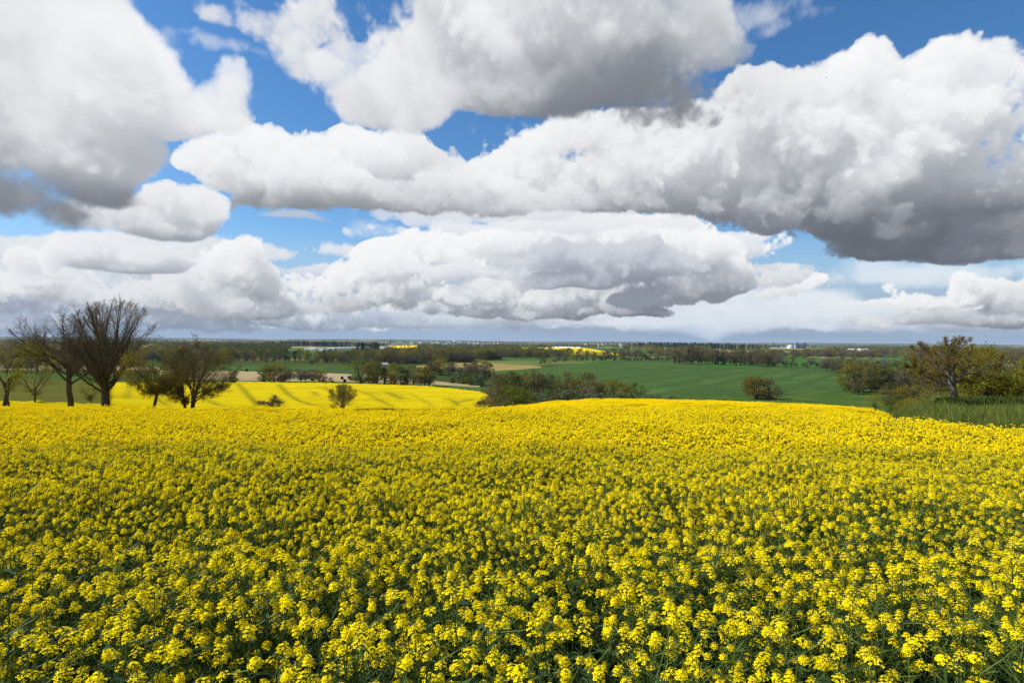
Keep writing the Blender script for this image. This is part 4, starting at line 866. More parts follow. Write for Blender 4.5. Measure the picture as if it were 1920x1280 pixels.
def row(x0, x1, D0, D1, n, h0, h1, mixk, where, group, jit=4.0, wide=(.85, 1.25)):
    """n trees along a line on the ground between two photo columns"""
    ks, ps = zip(*mixk); ps = np.array(ps) / sum(ps)
    for k in range(n):
        t = (k + rt_.uniform(.1, .9)) / n; D = D0 + (D1 - D0) * t + rt_.normal() * jit; X = wx(x0 + (x1 - x0) * t, D)
        kd = ks[int(rt_.choice(len(ks), p=ps))]; f = .5 if HT.get(kd) == 4 and h0 > 6 else 1
        tree_at(kd, X, D, rt_.uniform(h0, h1) * f, where, group, rt_.uniform(*wide))
MIXO = [('budding_tree', 3), ('brown_tree', 3), ('bare_tree', 2), ('green_tree', 1)]
MIXG = [('budding_tree', 3), ('green_tree', 3), ('ivy_tree', 1), ('brown_tree', 1)]
MIXB = [('brown_tree', 4), ('bare_tree', 3), ('budding_tree', 1)]
# along the far edge of the yellow field
row(488, 545, 304, 304, 8, 8.0, 10.5, MIXO, 'in the clump at the far edge of the yellow field', 'clump on the far edge of the yellow field', 2)
row(552, 618, 305, 304, 5, 6.5, 9.0, [('budding_tree', 2), ('bare_tree', 1)], 'standing in front of the pale stubble field', 'trees in front of the stubble field', 1.5)
tree_at('green_shrub', wx(621, 303), 303, 3.4, '', label='round dark green bush between the stubble field and the yellow field')
for px_, h_, kd in ((668, 7, 'bare_tree'), (676, 14, 'green_tree'), (692, 12, 'brown_tree'), (700, 12.5, 'budding_tree'), (706, 13, 'green_tree'), (722, 10.5, 'ivy_tree'), (734, 11.5, 'budding_tree'), (741, 11.5, 'green_tree'), (758, 9.5, 'ivy_tree'), (764, 9, 'ivy_tree'), (776, 11.5, 'brown_tree'), (790, 11, 'brown_tree'), (797, 11, 'budding_tree'), (805, 10.5, 'brown_tree')):
    D_ = 303 - (px_ - 668) * .09; tree_at(kd, wx(px_, D_), D_, h_, 'in the row of oaks at the edge of the yellow field', 'row of oaks on the far edge of the yellow field', 1.1)
row(805, 922, 372, 352, 22, 8, 11.5, MIXB + [('shrub', 2)], 'in the hedgerow beyond the lower yellow field', 'hedgerow beyond the lower yellow field', 12)
row(840, 905, 318, 300, 8, 3, 7, [('green_shrub', 1), ('shrub', 2), ('budding_tree', 1)], 'behind the right corner of the lower yellow field', 'bushes behind the corner of the yellow field', 5)
tree_at('green_shrub', wx(441, 292), 292, 7.0, '', wide=.8, label='dark green bush right of the forked tree')
# the valley wood
WV = 'in the wood along the valley bottom'
row(930, 1105, 205, 178, 20, 8.5, 12.0, [('brown_tree', 3), ('budding_tree', 4), ('green_tree', 2), ('bare_tree', 1)], WV, 'wood along the valley bottom', 9)
row(1100, 1200, 178, 168, 9, 6.5, 9.0, [('brown_tree', 3), ('budding_tree', 3), ('green_tree', 1)], WV, 'wood along the valley bottom', 9)
row(1000, 1228, 158, 146, 20, 4.4, 6.0, [('shrub', 5), ('brown_shrub', 1)], 'in front of the valley wood behind the yellow slope', 'shrubs in front of the valley wood', 4, (.9, 1.3))
tree_at('pink_tree', wx(1112, 160), 160, 9.5, '', label='pinkish brown rounded tree in the middle of the valley wood')
tree_at('pink_tree', wx(1194, 152), 152, 6.0, '', wide=.8, label='small pinkish tree at the right end of the valley wood')
for px_, D_, h_, kd, lb in ((908, 65, 2.3, 'brown_shrub', 'brown bush at the left tip of the dark clump in the yellow field'), (921, 66, 2.5, 'brown_shrub', 'brown bush behind the left tip of the dark clump'), (926, 72, 3.9, 'pink_tree', 'reddish brown tree at the left of the dark clump'), (936, 72, 4.2, 'brown_tree', 'brown tree in the middle of the dark clump'),
                            (953, 69, 3.8, 'green_tree', 'yellow green tree in the dark clump'), (966, 64, 3.2, 'green_tree', 'leafy green tree in front of the dark clump'), (984, 64, 3.0, 'green_tree', 'leafy green tree at the right tip of the dark clump'), (946, 63, 2.0, 'brown_shrub', 'low brown bush at the foot of the dark clump'), (972, 70, 3.5, 'brown_tree', 'brown tree behind the right tip of the dark clump'), (993, 70, 2.4, 'shrub', 'grey green bush beside the dark clump')):
    tree_at(kd, wx(px_, D_), D_, h_, '', None, 1.0, lb)
tree_at('olive_shrub', wx(1418, 215), 215, 8.8, '', None, 1.12, 'olive tree on the left of the pair in the green valley'); tree_at('brown_shrub', wx(1442, 213), 213, 8.2, '', None, 1.1, 'round brown tree on the right of the pair in the green valley')
row(1232, 1300, 190, 205, 6, 1.5, 2.4, [('shrub', 1), ('brown_shrub', 1)], 'low in the grass strip right of the valley wood', 'low bushes right of the valley wood', 5)
# round the large green field
WG = 'in the tree line along the back of the green field'
row(1010, 1060, 560, 620, 6, 5, 9, MIXO, 'along the left edge of the large green field', 'trees on the left edge of the green field', 6)
row(1060, 1285, 655, 690, 34, 7, 11.5, [('brown_tree', 3), ('budding_tree', 3), ('bare_tree', 2), ('green_tree', 1)], WG, 'tree line along the back of the green field', 8)
row(1262, 1345, 600, 590, 12, 14, 19, [('brown_tree', 3), ('ivy_tree', 1), ('bare_tree', 1)], 'tall in the middle of the tree line behind the green field', 'tall trees behind the green field', 8)
row(1345, 1462, 590, 540, 24, 12, 17, MIXB + [('ivy_tree', 1), ('green_tree', 1)], 'in the line at the right back corner of the green field', 'tree line at the right back corner of the green field', 8)
row(1462, 1545, 540, 520, 9, 5, 10, [('bare_tree', 2), ('brown_tree', 1)], 'in the thin row between dark and bright green fields', 'thin row between two green fields', 4)
row(1542, 1660, 470, 400, 22, 10, 13, MIXB + [('ivy_tree', .4)], 'in the copse right of the large green field', 'copse right of the green field', 12)
# the wood behind the bank
WR = 'in the wood behind the grassy bank'
row(1590, 1790, 250, 250, 24, 10, 13.5, [('green_tree', 2), ('budding_tree', 3), ('brown_tree', 3), ('bare_tree', 1)], WR, 'wood behind the grassy bank', 14)
row(1660, 1940, 330, 320, 18, 12, 15, MIXB, 'at the back of the wood behind the grassy bank', 'back of the wood behind the bank', 14)
row(1655, 1760, 178, 150, 8, 5.5, 8, [('budding_tree', 3), ('brown_tree', 2)], 'at the front of the wood, just above the bank', 'front of the wood above the bank', 8)
row(1880, 2000, 190, 200, 6, 9, 13, [('brown_tree', 2), ('budding_tree', 2)], 'behind the green leafy tree at the right edge', 'trees at the right edge', 8)
tree_at('budding_tree', wx(1640, 140), 140, 5.2, '', None, 1.0, 'olive tree with pale trunk at the right end of the yellow field'); tree_at('green_tree', wx(1686, 120), 120, 5.4, '', None, 1.0, 'small bright green tree at the left end of the bank')
row(1800, 1960, 82, 84, 5, 3.6, 5.0, [('olive_shrub', 1), ('green_shrub', 1)], 'behind the hedge at the right edge', 'leafy bushes behind the hedge', 3)
row(1690, 1790, 92, 88, 6, 3.0, 4.6, [('olive_shrub', 2), ('brown_shrub', 1)], 'just behind the bank, left of the cherry', 'bushes just behind the bank', 4)
# behind the left trees and the stubble field
row(10, 150, 352, 346, 12, 7, 10, [('ivy_tree', 2), ('bare_tree', 2), ('brown_tree', 1)], 'in the hedgerow behind the striped field', 'hedgerow behind the striped field', 3)
row(-20, 440, 480, 500, 34, 9, 13, [('brown_tree', 3), ('budding_tree', 2), ('bare_tree', 2), ('green_tree', 1)], 'in the belt of trees behind the left boundary trees', 'belt behind the left boundary trees', 30)
row(430, 700, 570, 590, 30, 9, 14, MIXG + [('bare_tree', 1)], 'in the tree belt behind the stubble field', 'tree belt behind the stubble field', 22)
row(640, 830, 520, 560, 18, 9, 13, MIXO, 'among the trees behind the row of oaks', 'trees behind the row of oaks', 22)
print('trees', NT_COUNT[0])

row(724, 788, 1900, 1880, 9, 7, 10, [('brown_tree', 2), ('green_tree', 1)], 'in front of the small yellow field by the town', 'trees in front of the small yellow field', 30)
# the rest of the far woods: too many and too small to tell apart
def in_fields(X, D):
    px = 960 + FPX * X / D; y = 640 + (CAMZ - PLAIN) * FPX / D + ROLL * (px - 960); bad = np.zeros(X.shape, bool)
    for x0, x1, y0, y1 in ((535, 690, 654, 671.5), (700, 788, 653, 664), (728, 784, 646, 653), (185, 290, 650, 657), (780, 1015, 680, 697), (885, 1130, 676, 682), (940, 1700, 672.5, 800), (1330, 1450, 657, 668), (430, 740, 697, 720), (430, 660, 684, 697)):
        bad |= (px > x0) & (px < x1) & (y > y0) & (y < y1)
    bad |= (px > 1038) & (px < 1170) & (D > 960) & (D < 2050); bad |= (px > 975) & (px < 1034) & (D > 1200) & (D < 2000)
    bad |= (px > 545) & (px < 725) & (D > 780) & (D < 1765); bad |= (px > 1022) & (px < 1100) & (D > 1400) & (D < 2130); bad |= (px > 1440) & (px < 1545) & (D > 1050) & (D < 2600)
    bad |= (px > 1330) & (px < 1450) & (D > 930) & (D < 1560)
    return bad
def far_woods(name, n, px0, px1, D0, D1, kinds_, h0, h1, clump, label, seed):
    r = np.random.default_rng(seed); nc = max(1, n // clump); c_px = r.uniform(px0, px1, nc); c_D = 1 / r.uniform(1 / D1, 1 / D0, nc); k = r.integers(0, nc, n)
    D = c_D[k] * (1 + r.normal(size=n) * .022); X = (c_px[k] - 960) / FPX * c_D[k] + r.normal(size=n) * (clump * 1.6 + c_D[k] * .02)
    ok = ~in_fields(X, D) & (D > D0 * .9); X, D = X[ok], D[ok]; m = len(X); ms = []
    for kd in kinds_:
        for v in LIB[kd][:2]: ms.append(v[1])
    s = r.uniform(h0, h1, m) / 10
    scatter(name, np.stack([X, D, ground(X, D)], -1), np.stack([np.zeros(m), np.zeros(m), r.uniform(0, 6.28, m)], -1), np.stack([s * 1.25, s * 1.25, s], -1), r.integers(0, len(ms), m), ms, label)
far_woods('woodland', 1700, 690, 1045, 560, 1150, ['brown_tree', 'budding_tree', 'bare_tree', 'green_tree'], 9, 13, 14, 'brown and olive woodland covering the middle distance', 1)
far_woods('woodland', 800, 380, 600, 780, 1700, ['brown_tree', 'green_tree', 'ivy_tree'], 9, 14, 16, 'dark woodland behind the left tree belt', 2)
far_woods('woodland', 900, -60, 440, 560, 1700, ['brown_tree', 'bare_tree', 'budding_tree'], 9, 13, 14, 'woodland behind the left boundary trees', 3)
far_woods('woodland', 950, 1120, 2000, 760, 1500, ['brown_tree', 'bare_tree', 'budding_tree'], 10, 14, 12, 'woodland beyond the green fields on the right', 4)
far_woods('woodland', 170, 1190, 1345, 2200, 2900, ['conifer', 'ivy_tree'], 16, 24, 30, 'dark wooded ridge on the skyline right of the centre', 6)
far_woods('woodland', 170, 1280, 1452, 1650, 2300, ['conifer', 'ivy_tree'], 14, 20, 30, 'dark conifer wood above the tan field', 7)
far_woods('woodland', 130, 542, 640, 1700, 2000, ['conifer'], 14, 20, 20, 'dark conifer plantation above the long white sheds', 8)
far_woods('woodland', 4600, -100, 2050, 1700, 6500, ['brown_tree', 'green_tree', 'budding_tree', 'bare_tree'], 8, 14, 10, 'hedges and woods all over the far plain', 5)
row(668, 712, 1030, 1010, 12, 14, 20, [('conifer', 1)], 'in the dark stand at the end of the far green field', 'dark conifers at the end of the far green field', 20)
tree_at('pale_tree', wx(806, 900), 900, 13, '', None, 1.0, 'pale whitish tree standing out of the brown woodland')

# ================================================================ bank, hedge
def bank_grass():
    r = np.random.default_rng(9); ms = []
    for v in range(4):
        mb = MB(); n = 420; p = np.column_stack([r.uniform(-.5, .5, (n, 2)), np.zeros(n)]); h = r.uniform(.08, .30, (n, 1)) + (r.random((n, 1)) < .12) * r.uniform(.1, .35, (n, 1)); a = r.uniform(0, 6.28, n); w = np.column_stack([np.cos(a), np.sin(a), np.zeros(n)]) * .009
        l = np.column_stack([r.normal(size=(n, 2)) * .15, h[:, 0]]); m_ = p + l * .55 * [.6, .6, 1.15]; q = p + l
        vv = np.stack([p - w, p + w, m_ + w * .8, m_ - w * .8, q + w * .1, q - w * .1], 1).reshape(-1, 3); i = np.arange(n)[:, None] * 6
        mb.add(vv, np.concatenate([i + [0, 1, 2, 3], i + [3, 2, 4, 5]]), 0); ms.append(mb.mesh('grass', [M_GR]))
    k = np.meshgrid(np.arange(8, 62, .55), np.arange(17.5, 58, .55)); x = k[0].ravel() + r.uniform(-.2, .2, k[0].size); y = k[1].ravel() + r.uniform(-.2, .2, k[0].size)
    ok = (bank_mask(x, y) > .02) & (x < y * 1.05 + 2) & ~in_crop(x, y - .2); x, y = x[ok], y[ok]; n = len(x)
    s = (.85 + .55 * np.sin(x * 1.7 + np.sin(y)) * np.sin(y * 1.3 + np.sin(x * .7)) + r.uniform(-.15, .25, n)).clip(.4, 1.5)
    scatter('grass', np.stack([x, y, ground(x, y)], -1), on_slope(x, y, r.integers(0, 4, n)), np.stack([np.ones(n), np.ones(n), s], -1), r.integers(0, 4, n), ms, 'rough tufted grass on the bank at the right')
M_GR = leafmat('bank_grass', (.06, .11, .014), (.27, .29, .075), .4)
M_BANK = field_mat('bank_turf', (.10, .15, .022), (.16, .20, .035), (.30, .26, .10), .6, fine=3)
sheet('grass_bank', [1612, 1660, 1760, 1920, 2050], [20.5, 19.0, 18.0, 17.2, 17.0], [66, 70, 74, 76, 76], M_BANK, .02, 90, 60, label='grassy field bank at the right')
bank_grass()
def hedge(name, px0, px1, D0, D1, h, w, label, seed, mats, n):
    r = np.random.default_rng(seed); mb = MB(); a = np.array([wx(px0, D0), D0]); b = np.array([wx(px1, D1), D1]); t = r.uniform(0, 1, n); ln = np.hypot(*(b - a))
    p = a + (b - a) * t[:, None]; nn = np.array([-(b - a)[1], (b - a)[0]]) / ln; u = r.uniform(-1, 1, n) ** 3 * .5 + r.choice([-.5, .5], n) * .5; p = p + nn * (u * w)[:, None]
    z = ground(p[:, 0], p[:, 1]) + r.uniform(0, 1, n) ** .8 * h * (1 + .07 * np.sin(t * 40)); c0 = np.array([*((a + b) / 2), 0]); c0[2] = float(ground(c0[0], c0[1]))
    cards(mb, np.column_stack([p, z]) - c0, .085, r, 0); tm = MB()
    for k in range(int(ln * 5)):
        q = a + (b - a) * r.random(); zz = float(ground(q[0], q[1])); e = np.array([q[0] + r.normal() * .2, q[1] + r.normal() * .1, zz + h * r.uniform(.7, 1)]); tube(tm, np.array([[q[0], q[1], zz - .1], e]) - c0, [.02, .008], 3, 1)
    o = put(name, mb.mesh('hedge', mats), None, c0); tag(o, label, 'hedge'); put('stem', tm.mesh('hedge_stem', mats), o); return o
hedge('hedge', 1758, 2040, 34, 34.5, .78, .8, 'low clipped hedge along the top of the bank', 4, [LF_DK, BK_D], 9000)
hedge('hedge', 20, 150, 345, 340, 2.0, 3, 'dark hedge along the back of the striped field', 5, [LF_DK, BK_D], 2600)
hedge('hedge', 1640, 1662, 20.6, 23.4, .55, 1.0, 'dark bramble at the left tip of the grassy bank', 6, [LF_DK, BK_D], 1500)
hedge('hedge', 995, 1105, 585, 640, 1.6, 3, 'thin hedge along the left edge of the large green field', 7, [LF_BN, BK_D], 1500)

# ================================================================ bales, buildings, birds
M_BALE = flatmat('black_wrap', (.012, .012, .014), .35, .2, 4); M_WRAP = flatmat('wrap_folds', (.03, .03, .034), .3, .2, 6)
def lathe_x(mb, prof, n, mi=0):
    a = np.arange(n) * 2 * np.pi / n; V = np.array([[(x, r * math.cos(t), r * math.sin(t)) for t in a] for x, r in prof]).reshape(-1, 3); i = np.arange(len(prof) - 1)[:, None] * n; j = np.arange(n)[None]
    mb.add(V, np.stack([i + j, i + (j + 1) % n, i + n + (j + 1) % n, i + n + j], -1).reshape(-1, 4), mi)
def bale_meshes():
    m = MB(); lathe_x(m, [(-.6, .02), (-.6, .5), (-.55, .62), (-.4, .66), (0, .67), (.4, .66), (.55, .62), (.6, .5), (.6, .02)], 20); e = MB()
    for s in (-1, 1): lathe_x(e, [(s * .612, .02), (s * .615, .3), (s * .605, .46)], 20)
    return m.mesh('bale', [M_BALE], True), e.mesh('bale_end', [M_WRAP], True)
BALE = bale_meshes(); rb = np.random.default_rng(6)
for px, py, lb in ((463, 699, 'black wrapped bale at the left end of the stubble field'), (529, 708, 'black wrapped bale behind the left clump of trees'), (565, 710.5, 'black wrapped bale left of the round bush'), (583, 707, 'black wrapped bale between thin trees left of the round bush'), (586, 712, 'lower black wrapped bale between thin trees left of the bush'), (642, 710, 'black wrapped bale right of the round bush, on the left'), (647, 714.2, 'black wrapped bale right of the round bush, nearest the yellow field'),
                   (655.5, 709.3, 'upper black wrapped bale of a close pair'), (658, 711.2, 'lower black wrapped bale of a close pair'), (672.5, 708, 'upper black wrapped bale left of the row of oaks'), (673.5, 711.5, 'lower black wrapped bale left of the row of oaks'), (679.5, 715.8, 'black wrapped bale at the foot of the first oak'), (688, 713.5, 'black wrapped bale among the trunks of the oaks')):
    D = Dfar(px, py); X = wx(px, D); o = put('bale', BALE[0], None, (X, D, float(ground(X, D)) + .95)); o.rotation_euler = (0, 0, rb.uniform(-.6, .6)); o.scale = (1.25, 1.35, 1.35)
    tag(o, lb, 'bale', 'black wrapped bales on the stubble field'); put('bale_end', BALE[1], o)

M_WH = flatmat('white_sheet', (.72, .73, .74), .5, .06, .3); M_WHT = flatmat('white_canvas', (.86, .86, .85), .6, .04, .3); M_GRY = flatmat('grey_cladding', (.34, .37, .40), .5, .1, .3); M_BLU = flatmat('blue_grey_cladding', (.16, .20, .27), .5, .1, .2)
M_DK = flatmat('dark_opening', (.03, .033, .04), .5, .1, 1); M_SLATE = flatmat('slate_roof', (.07, .075, .09), .6, .2, .8); M_WALL = flatmat('rendered_wall', (.62, .59, .53), .8, .1, .6); M_TILE = flatmat('light_roof', (.30, .31, .33), .6, .15, .8); M_STONE = flatmat('grey_stone', (.22, .22, .23), .8, .15, .5)
def gable(mw, mr, w, d, h, rh, ov=.3):
    box(mw, -w / 2, w / 2, -d / 2, d / 2, -2, h)
    mw.add([(-w / 2, -d / 2, h), (-w / 2, d / 2, h), (-w / 2, 0, h + rh), (w / 2, -d / 2, h), (w / 2, d / 2, h), (w / 2, 0, h + rh)], [(0, 1, 2), (3, 5, 4)])
    for s in (-1, 1):
        y0 = s * (d / 2 + ov); z0 = h - ov * rh / (d / 2); P = [(-w / 2 - ov, y0, z0), (w / 2 + ov, y0, z0), (w / 2 + ov, 0, h + rh), (-w / 2 - ov, 0, h + rh)]
        mr.add(P + [(a, b, c + .25) for a, b, c in P], [(0, 1, 2, 3), (4, 5, 6, 7), (0, 1, 5, 4), (1, 2, 6, 5), (2, 3, 7, 6), (3, 0, 4, 7)])
def house(px, py, D, w, d, h, rh, label, group=None, wall=M_WALL, roof=M_SLATE, name='house', cat='house', turn=0.0, nwin=3, chim=True):
    X = wx(px, D); o = bpy.data.objects.new(name, None); COL.objects.link(o); o.location = (X, D, CAMZ - (lev(px, py) - 640) / FPX * D if py else float(ground(X, D))); o.rotation_euler = (0, 0, turn); tag(o, label, cat, group)
    mw, mr = MB(), MB(); gable(mw, mr, w, d, h, rh); put('wall', mw.mesh('wall', [wall]), o); ro = put('roof', mr.mesh('roof', [roof]), o)
    if chim: c = MB(); box(c, w * .32, w * .32 + .8, -.4, .4, h + rh * .6, h + rh + 1.0); put('chimney', c.mesh('chimney', [M_STONE]), ro)
    for k in range(nwin):
        m = MB(); x = (k + .5) / nwin * w - w / 2; box(m, x - .55, x + .55, -d / 2 - .06, -d / 2 + .05, h * .3, h * .3 + 1.5); put('window', m.mesh('window', [M_DK]), o)
    return o
rh_ = np.random.default_rng(15)
TOWN = 'houses of the town on the skyline'; HAM = 'pale houses in the woods on the left'
for px, py in ((471, 646), (479, 647.5), (488, 646.5), (495, 646), (461, 656), (468, 655.5), (478, 656.5), (486, 655), (506, 645.5), (500, 645)):
    house(px, py, 1500 if py > 650 else 2500, rh_.uniform(9, 15), 9, 5, 4, 'small white house among trees far off on the left', HAM, turn=rh_.uniform(-.8, .8))
for k in range(44):
    px = 612 + 330 * rh_.random() ** .8; py = 644.6 + rh_.uniform(-1.5, 2.2)
    house(px, py, 3300, rh_.uniform(10, 28), 10, rh_.uniform(5, 9), 4, 'small white house or block of the distant town', TOWN, wall=M_WH if rh_.random() < .5 else M_WALL, roof=M_SLATE if rh_.random() < .6 else M_TILE, turn=rh_.uniform(-.9, .9), name='house', nwin=2)
for px, py in ((1124, 648), (1131, 647), (1139, 648), (1150, 646.5), (1165, 648.5), (1100, 647)): house(px, py, 2600, 14, 10, 6, 4, 'small white house left of the wooded ridge', 'houses left of the wooded ridge', turn=rh_.uniform(-.8, .8), nwin=2)
house(722, 687, 490, 5.5, 5, 1.6, 1.6, 'pale roofed cottage hidden among the trees behind the oaks', roof=M_TILE, turn=.2); house(1170, 648.5, 2300, 26, 14, 8, 6, 'white farmhouse below the wooded ridge', wall=M_WH)
house(1608, 659, 1400, 46, 14, 5, 2, 'long white building in the trees right of the silos', wall=M_WH, roof=M_WH, name='barn', cat='barn', chim=False, nwin=5); house(1620, 660, 1380, 18, 12, 4, 2, 'small white shed right of the long white building', wall=M_WH, roof=M_WH, name='shed', cat='shed', chim=False, nwin=2)
house(1883, 668, 1127, 20, 10, 3.2, 1.4, 'white shed near the right edge beyond the wood', wall=M_WH, roof=M_WH, name='shed', cat='shed', chim=False, nwin=2); house(1912, 668, 1127, 12, 8, 3.2, 1.4, 'small white shed at the right edge', wall=M_WH, roof=M_WH, name='shed', cat='shed', chim=False, nwin=1)
# long row of white sheds
D = 1750
for k, (x0, x1, yb, yt) in enumerate(((568, 592, 655.5, 652.5), (598, 606, 657.5, 653.2), (612, 628, 656, 652), (630, 644, 655, 651.3), (646, 660, 654.5, 650.8), (661, 676, 654, 650.2), (678, 702, 653.2, 649.6), (712, 720, 653, 649))):
    D = Dfar((x0 + x1) / 2, yb); w = (x1 - x0) / FPX * D; zb = CAMZ - (lev((x0 + x1) / 2, yb) - 640) / FPX * D; zt = CAMZ - (lev((x0 + x1) / 2, yt) - 640) / FPX * D; h = zt - zb
    o = bpy.data.objects.new('warehouse', None); COL.objects.link(o); o.location = (wx((x0 + x1) / 2, D), D, zb); o.rotation_euler = (0, 0, -.45)
    tag(o, ('low white warehouse at the left end of the row', 'narrow white warehouse with grey gable, second from the left', 'white warehouse with dark bays, third from the left of the row', 'white warehouse in the middle of the row, left of the centre gap', 'white warehouse in the middle of the row, right of the centre gap', 'white warehouse with dark bays, third from the right', 'longest white warehouse with many dark bays', 'tall white block at the right end of the warehouse row')[k], 'warehouse', 'long row of white warehouses below the town')
    m = MB(); box(m, -w / 2, w / 2, 0, 30, -8, h * .8); put('wall', m.mesh('wall', [M_WHT]), o); m = MB(); box(m, -w / 2 - .5, w / 2 + .5, -.5, 30.5, h * .8 + .02, h); put('roof', m.mesh('roof', [M_WHT]), o)
    for j in range(max(1, int(w / 9))):
        m = MB(); x = -w / 2 + (j + .5) * w / max(1, int(w / 9)); box(m, x - 1.1, x + 1.1, -.15, .1, 0, h * .72); put('door', m.mesh('door', [M_GRY]), o)
# church tower and water tower on the skyline
D = 3300; o = bpy.data.objects.new('church', None); COL.objects.link(o); o.location = (wx(732, D), D, CAMZ - (lev(732, 645) - 640) / FPX * D); tag(o, 'dark church with square tower on the skyline of the town', 'church')
m = MB(); box(m, -4, 4, -4, 4, -8, 24); put('tower', m.mesh('tower', [M_STONE]), o); m = MB(); box(m, -10, -4.1, -4, 4, -8, 15); gable(m, m, 24, 12, 9, 7); put('nave', m.mesh('nave', [M_STONE]), o)
m = MB(); m.add([(-4, -4, 24), (4, -4, 24), (4, 4, 24), (-4, 4, 24), (0, 0, 29)], [(0, 1, 4), (1, 2, 4), (2, 3, 4), (3, 0, 4)]); put('spire', m.mesh('spire', [M_SLATE]), o)
def lathe_z(mb, prof, n, mi=0):
    a = np.arange(n) * 2 * np.pi / n; V = np.array([[(r * math.cos(t), r * math.sin(t), z) for t in a] for r, z in prof]).reshape(-1, 3); i = np.arange(len(prof) - 1)[:, None] * n; j = np.arange(n)[None]
    mb.add(V, np.stack([i + j, i + (j + 1) % n, i + n + (j + 1) % n, i + n + j], -1).reshape(-1, 4), mi)
o = bpy.data.objects.new('water_tower', None); COL.objects.link(o); o.location = (wx(852, D), D, CAMZ - (lev(852, 645) - 640) / FPX * D); tag(o, 'white round water tower on the skyline', 'water tower')
m = MB(); lathe_z(m, [(3, -8), (2.6, 10)], 14); put('shaft', m.mesh('shaft', [M_WH], True), o); m = MB(); lathe_z(m, [(2.6, 10), (7, 13), (7.4, 18), (6, 21), (.1, 22.5)], 18); put('tank', m.mesh('tank', [M_WHT], True), o)
# white marquee behind the yellow hilltop
D = 2120; o = bpy.data.objects.new('marquee', None); COL.objects.link(o); bz = CAMZ - (lev(1060, 653.6) - 640) / FPX * D; o.location = (wx(1062, D), D, bz); tag(o, 'long white marquee with peaked roofs behind the yellow hilltop', 'marquee')
sc = D / FPX
m = MB(); box(m, -28 * sc, 28 * sc, 0, 24, -10, 1.6 * sc); put('wall', m.mesh('wall', [M_WHT]), o)
def tent(x0, x1, z0, z1, ends):
    m = MB(); m.add([(x0, -.3, z0), (x1, -.3, z0), (x1, 24.3, z0), (x0, 24.3, z0), (x0 + ends, 12, z1), (x1 - ends, 12, z1)], [(0, 1, 5, 4), (2, 3, 4, 5)]); m.add([(x0, -.3, z0), (x0, 24.3, z0), (x0 + ends, 12, z1), (x1, -.3, z0), (x1, 24.3, z0), (x1 - ends, 12, z1)], [(0, 2, 1), (3, 4, 5)]); put('roof', m.mesh('roof', [M_WHT]), o)
for x0, x1, z1, e in ((-28.5, -23, 3.2, 2.6), (-23, -14, 3.6, 2.5), (-14, -11, 4.6, 1.4), (-11, -8, 4.4, 1.4), (-8, -4.6, 4.2, 1.4), (-4.4, 2, 3.9, 1.5), (2.2, 15, 3.5, 1), (15.2, 29, 3.3, 3.5)): tent(x0 * sc, x1 * sc, 1.55 * sc, z1 * sc, e * sc)
# silo works on the skyline at the right
D = 2600; sc = D / FPX; zb = CAMZ - (lev(1490, 656.5) - 640) / FPX * D
def X0(px): return (px - 1497) * sc
def Z0(py): return (656.5 - py) * sc
o = bpy.data.objects.new('silo_works', None); COL.objects.link(o); o.location = (wx(1497, D), D, zb); tag(o, 'blue grey silo block with two dark lift towers on the skyline', 'silo')
def part(nm, x0, x1, y0, y1, mat, d0=0, d1=18, down=0):
    m = MB(); box(m, X0(x0), X0(x1), d0, d1, Z0(y0) - down, Z0(y1)); return put(nm, m.mesh(nm, [mat]), o)
part('lift_tower', 1493, 1497, 657, 642.2, M_BLU, 1, 13, 6); part('lift_tower', 1506.5, 1511, 657, 642, M_BLU, -1.5, 14, 6); part('lift_tower', 1500, 1503, 657, 644.4, M_BLU, -1, 12, 6); part('gallery', 1497.1, 1506.4, 645.6, 644.2, M_GRY, 2, 10); part('gallery', 1511.1, 1515, 645, 643.4, M_GRY, 2, 10)
for k in range(5):
    m = MB(); r = 2.1 * sc; cx_ = X0(1495.2 + k * 4.1); v = MB(); lathe_z(v, [(r, -6), (r, Z0(647.5)), (r * .3, Z0(646.4))], 16); me = v.mesh('silo', [M_GRY], True); q = put('silo', me, o); q.location = (cx_, 20, 0)
part('base_block', 1487, 1519, 657, 654.8, M_WH, -6, -2, 6)
o = bpy.data.objects.new('storage_dome', None); COL.objects.link(o); o.location = (wx(1481, D - 40), D - 40, zb); tag(o, 'white round storage hall beside the silo block', 'silo')
m = MB(); lathe_z(m, [(5.2 * sc, -6), (5.2 * sc, 7.5 * sc), (4.6 * sc, 9.0 * sc)], 24); put('wall', m.mesh('wall', [M_WH], True), o); m = MB(); lathe_z(m, [(4.6 * sc, 9.0 * sc), (3.2 * sc, 9.6 * sc), (.1, 9.8 * sc)], 24); put('roof', m.mesh('roof', [M_WHT], True), o); m = MB(); box(m, -5.6 * sc, -4.8 * sc, -3, 3, 7.4 * sc, 10.8 * sc); put('lift_head', m.mesh('lift_head', [M_BLU]), o)
D = 2700; o = bpy.data.objects.new('warehouse', None); COL.objects.link(o); o.location = (wx(1462, D), D, zb - .5); tag(o, 'long pale grey warehouse left of the white round hall', 'warehouse'); sc = D / FPX
m, mr = MB(), MB(); gable(m, mr, 28 * sc, 44, 3.6 * sc, 2.6 * sc); put('wall', m.mesh('wall', [M_GRY]), o); put('roof', mr.mesh('roof', [M_TILE]), o)
D = 2500
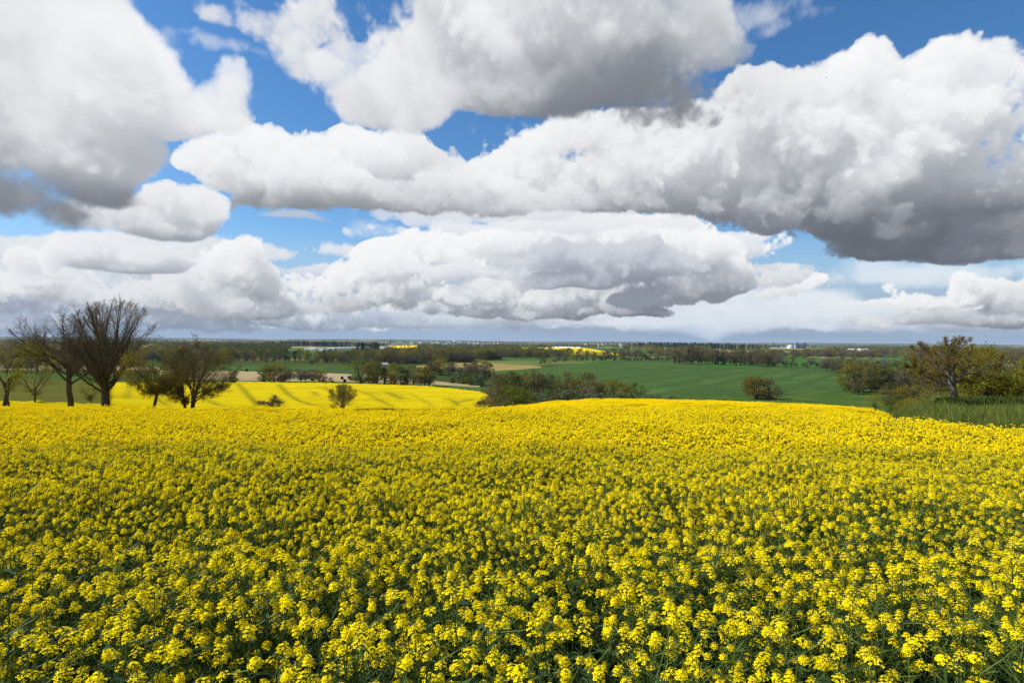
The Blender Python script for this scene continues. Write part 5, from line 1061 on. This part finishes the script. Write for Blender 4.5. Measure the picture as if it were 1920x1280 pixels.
for k in range(9):
    px = 1518 + k * 2.6; o = bpy.data.objects.new('storage_tank', None); COL.objects.link(o); o.location = (wx(px, D), D, zb - 2); tag(o, 'small pale tank in the row right of the silo block', 'tank', 'row of small tanks right of the silos')
    m = MB(); lathe_z(m, [(2.0, -4), (2.0, 8.5 - k * .25)], 12); put('shell', m.mesh('shell', [M_GRY], True), o); m = MB(); lathe_z(m, [(2.0, 8.5 - k * .25), (.1, 9.4 - k * .25)], 12); put('lid', m.mesh('lid', [M_TILE], True), o)

# birds in flight
M_BIRD = flatmat('dark_feathers', (.02, .02, .022), .7, .2, 8)
def bird(px, py, D, ln, turn, flap, label):
    body, wing = MB(), []
    t = np.linspace(-1, 1, 9); prof = np.column_stack([t * .5 * ln, np.zeros(9), np.zeros(9)]); tube(body, prof, np.array([.004, .03, .06, .085, .095, .09, .065, .05, .008]) * ln * 1.1, 8, 0)
    body.add(np.array([(-.42, -.02, 0), (-.42, .02, 0), (-.72, .09, .01), (-.72, -.09, .01)]) * ln, [(0, 1, 2, 3)])
    o = put('bird', body.mesh('bird', [M_BIRD], True), None, (wx(px, D), D, CAMZ - (lev(px, py) - 640) / FPX * D)); o.rotation_euler = (0, 0, turn); tag(o, label, 'bird', 'small dark birds in the sky')
    for s in (-1, 1):
        m = MB(); x = np.array([.18, .22, .12, -.25]); sp = np.array([0, .38, .8, 1.1]); ch = np.array([.34, .32, .22, .03]); z = np.array([0, .14, .26, .2]) * flap
        v = np.stack([np.column_stack([x, s * sp, z]), np.column_stack([x - ch, s * sp, z - .01])], 1).reshape(-1, 3) * ln; i = np.arange(3)[:, None] * 2; m.add(v, i + [0, 1, 3, 2]); put('wing', m.mesh('wing', [M_BIRD]), o)
bird(1240, 629, 60, .16, .3, 1.0, 'dark bird low over the horizon, lower one of the close pair'); bird(1250, 612, 64, .15, 2.6, -.6, 'dark bird low over the horizon, upper one of the close pair'); bird(839, 368, 60, .17, .5, .8, 'dark bird against the middle cloud'); bird(1546, 146, 55, .15, 2.2, 1.1, 'dark bird high up against the white cloud on the right'); bird(1907, 628, 60, .15, .2, .5, 'dark bird low at the right edge of the sky')

# ================================================================ the air: far things fade to blue
def haze():
    m = bpy.data.materials.new('haze'); m.use_nodes = True; n = m.node_tree.nodes; n.clear(); out = n.new('ShaderNodeOutputMaterial'); v = n.new('ShaderNodeVolumePrincipled')
    v.inputs['Color'].default_value = (.55, .72, 1.0, 1); v.inputs['Density'].default_value = 4.0e-5; v.inputs['Anisotropy'].default_value = 0.0
    m.node_tree.links.new(v.outputs[0], out.inputs['Volume'])
    b = MB(); R = 17500; box(b, -R, R, -R, R, -90, 75); setting(put('haze', b.mesh('haze', [m])), 'bluish haze over the far plain', 'stuff')
haze()
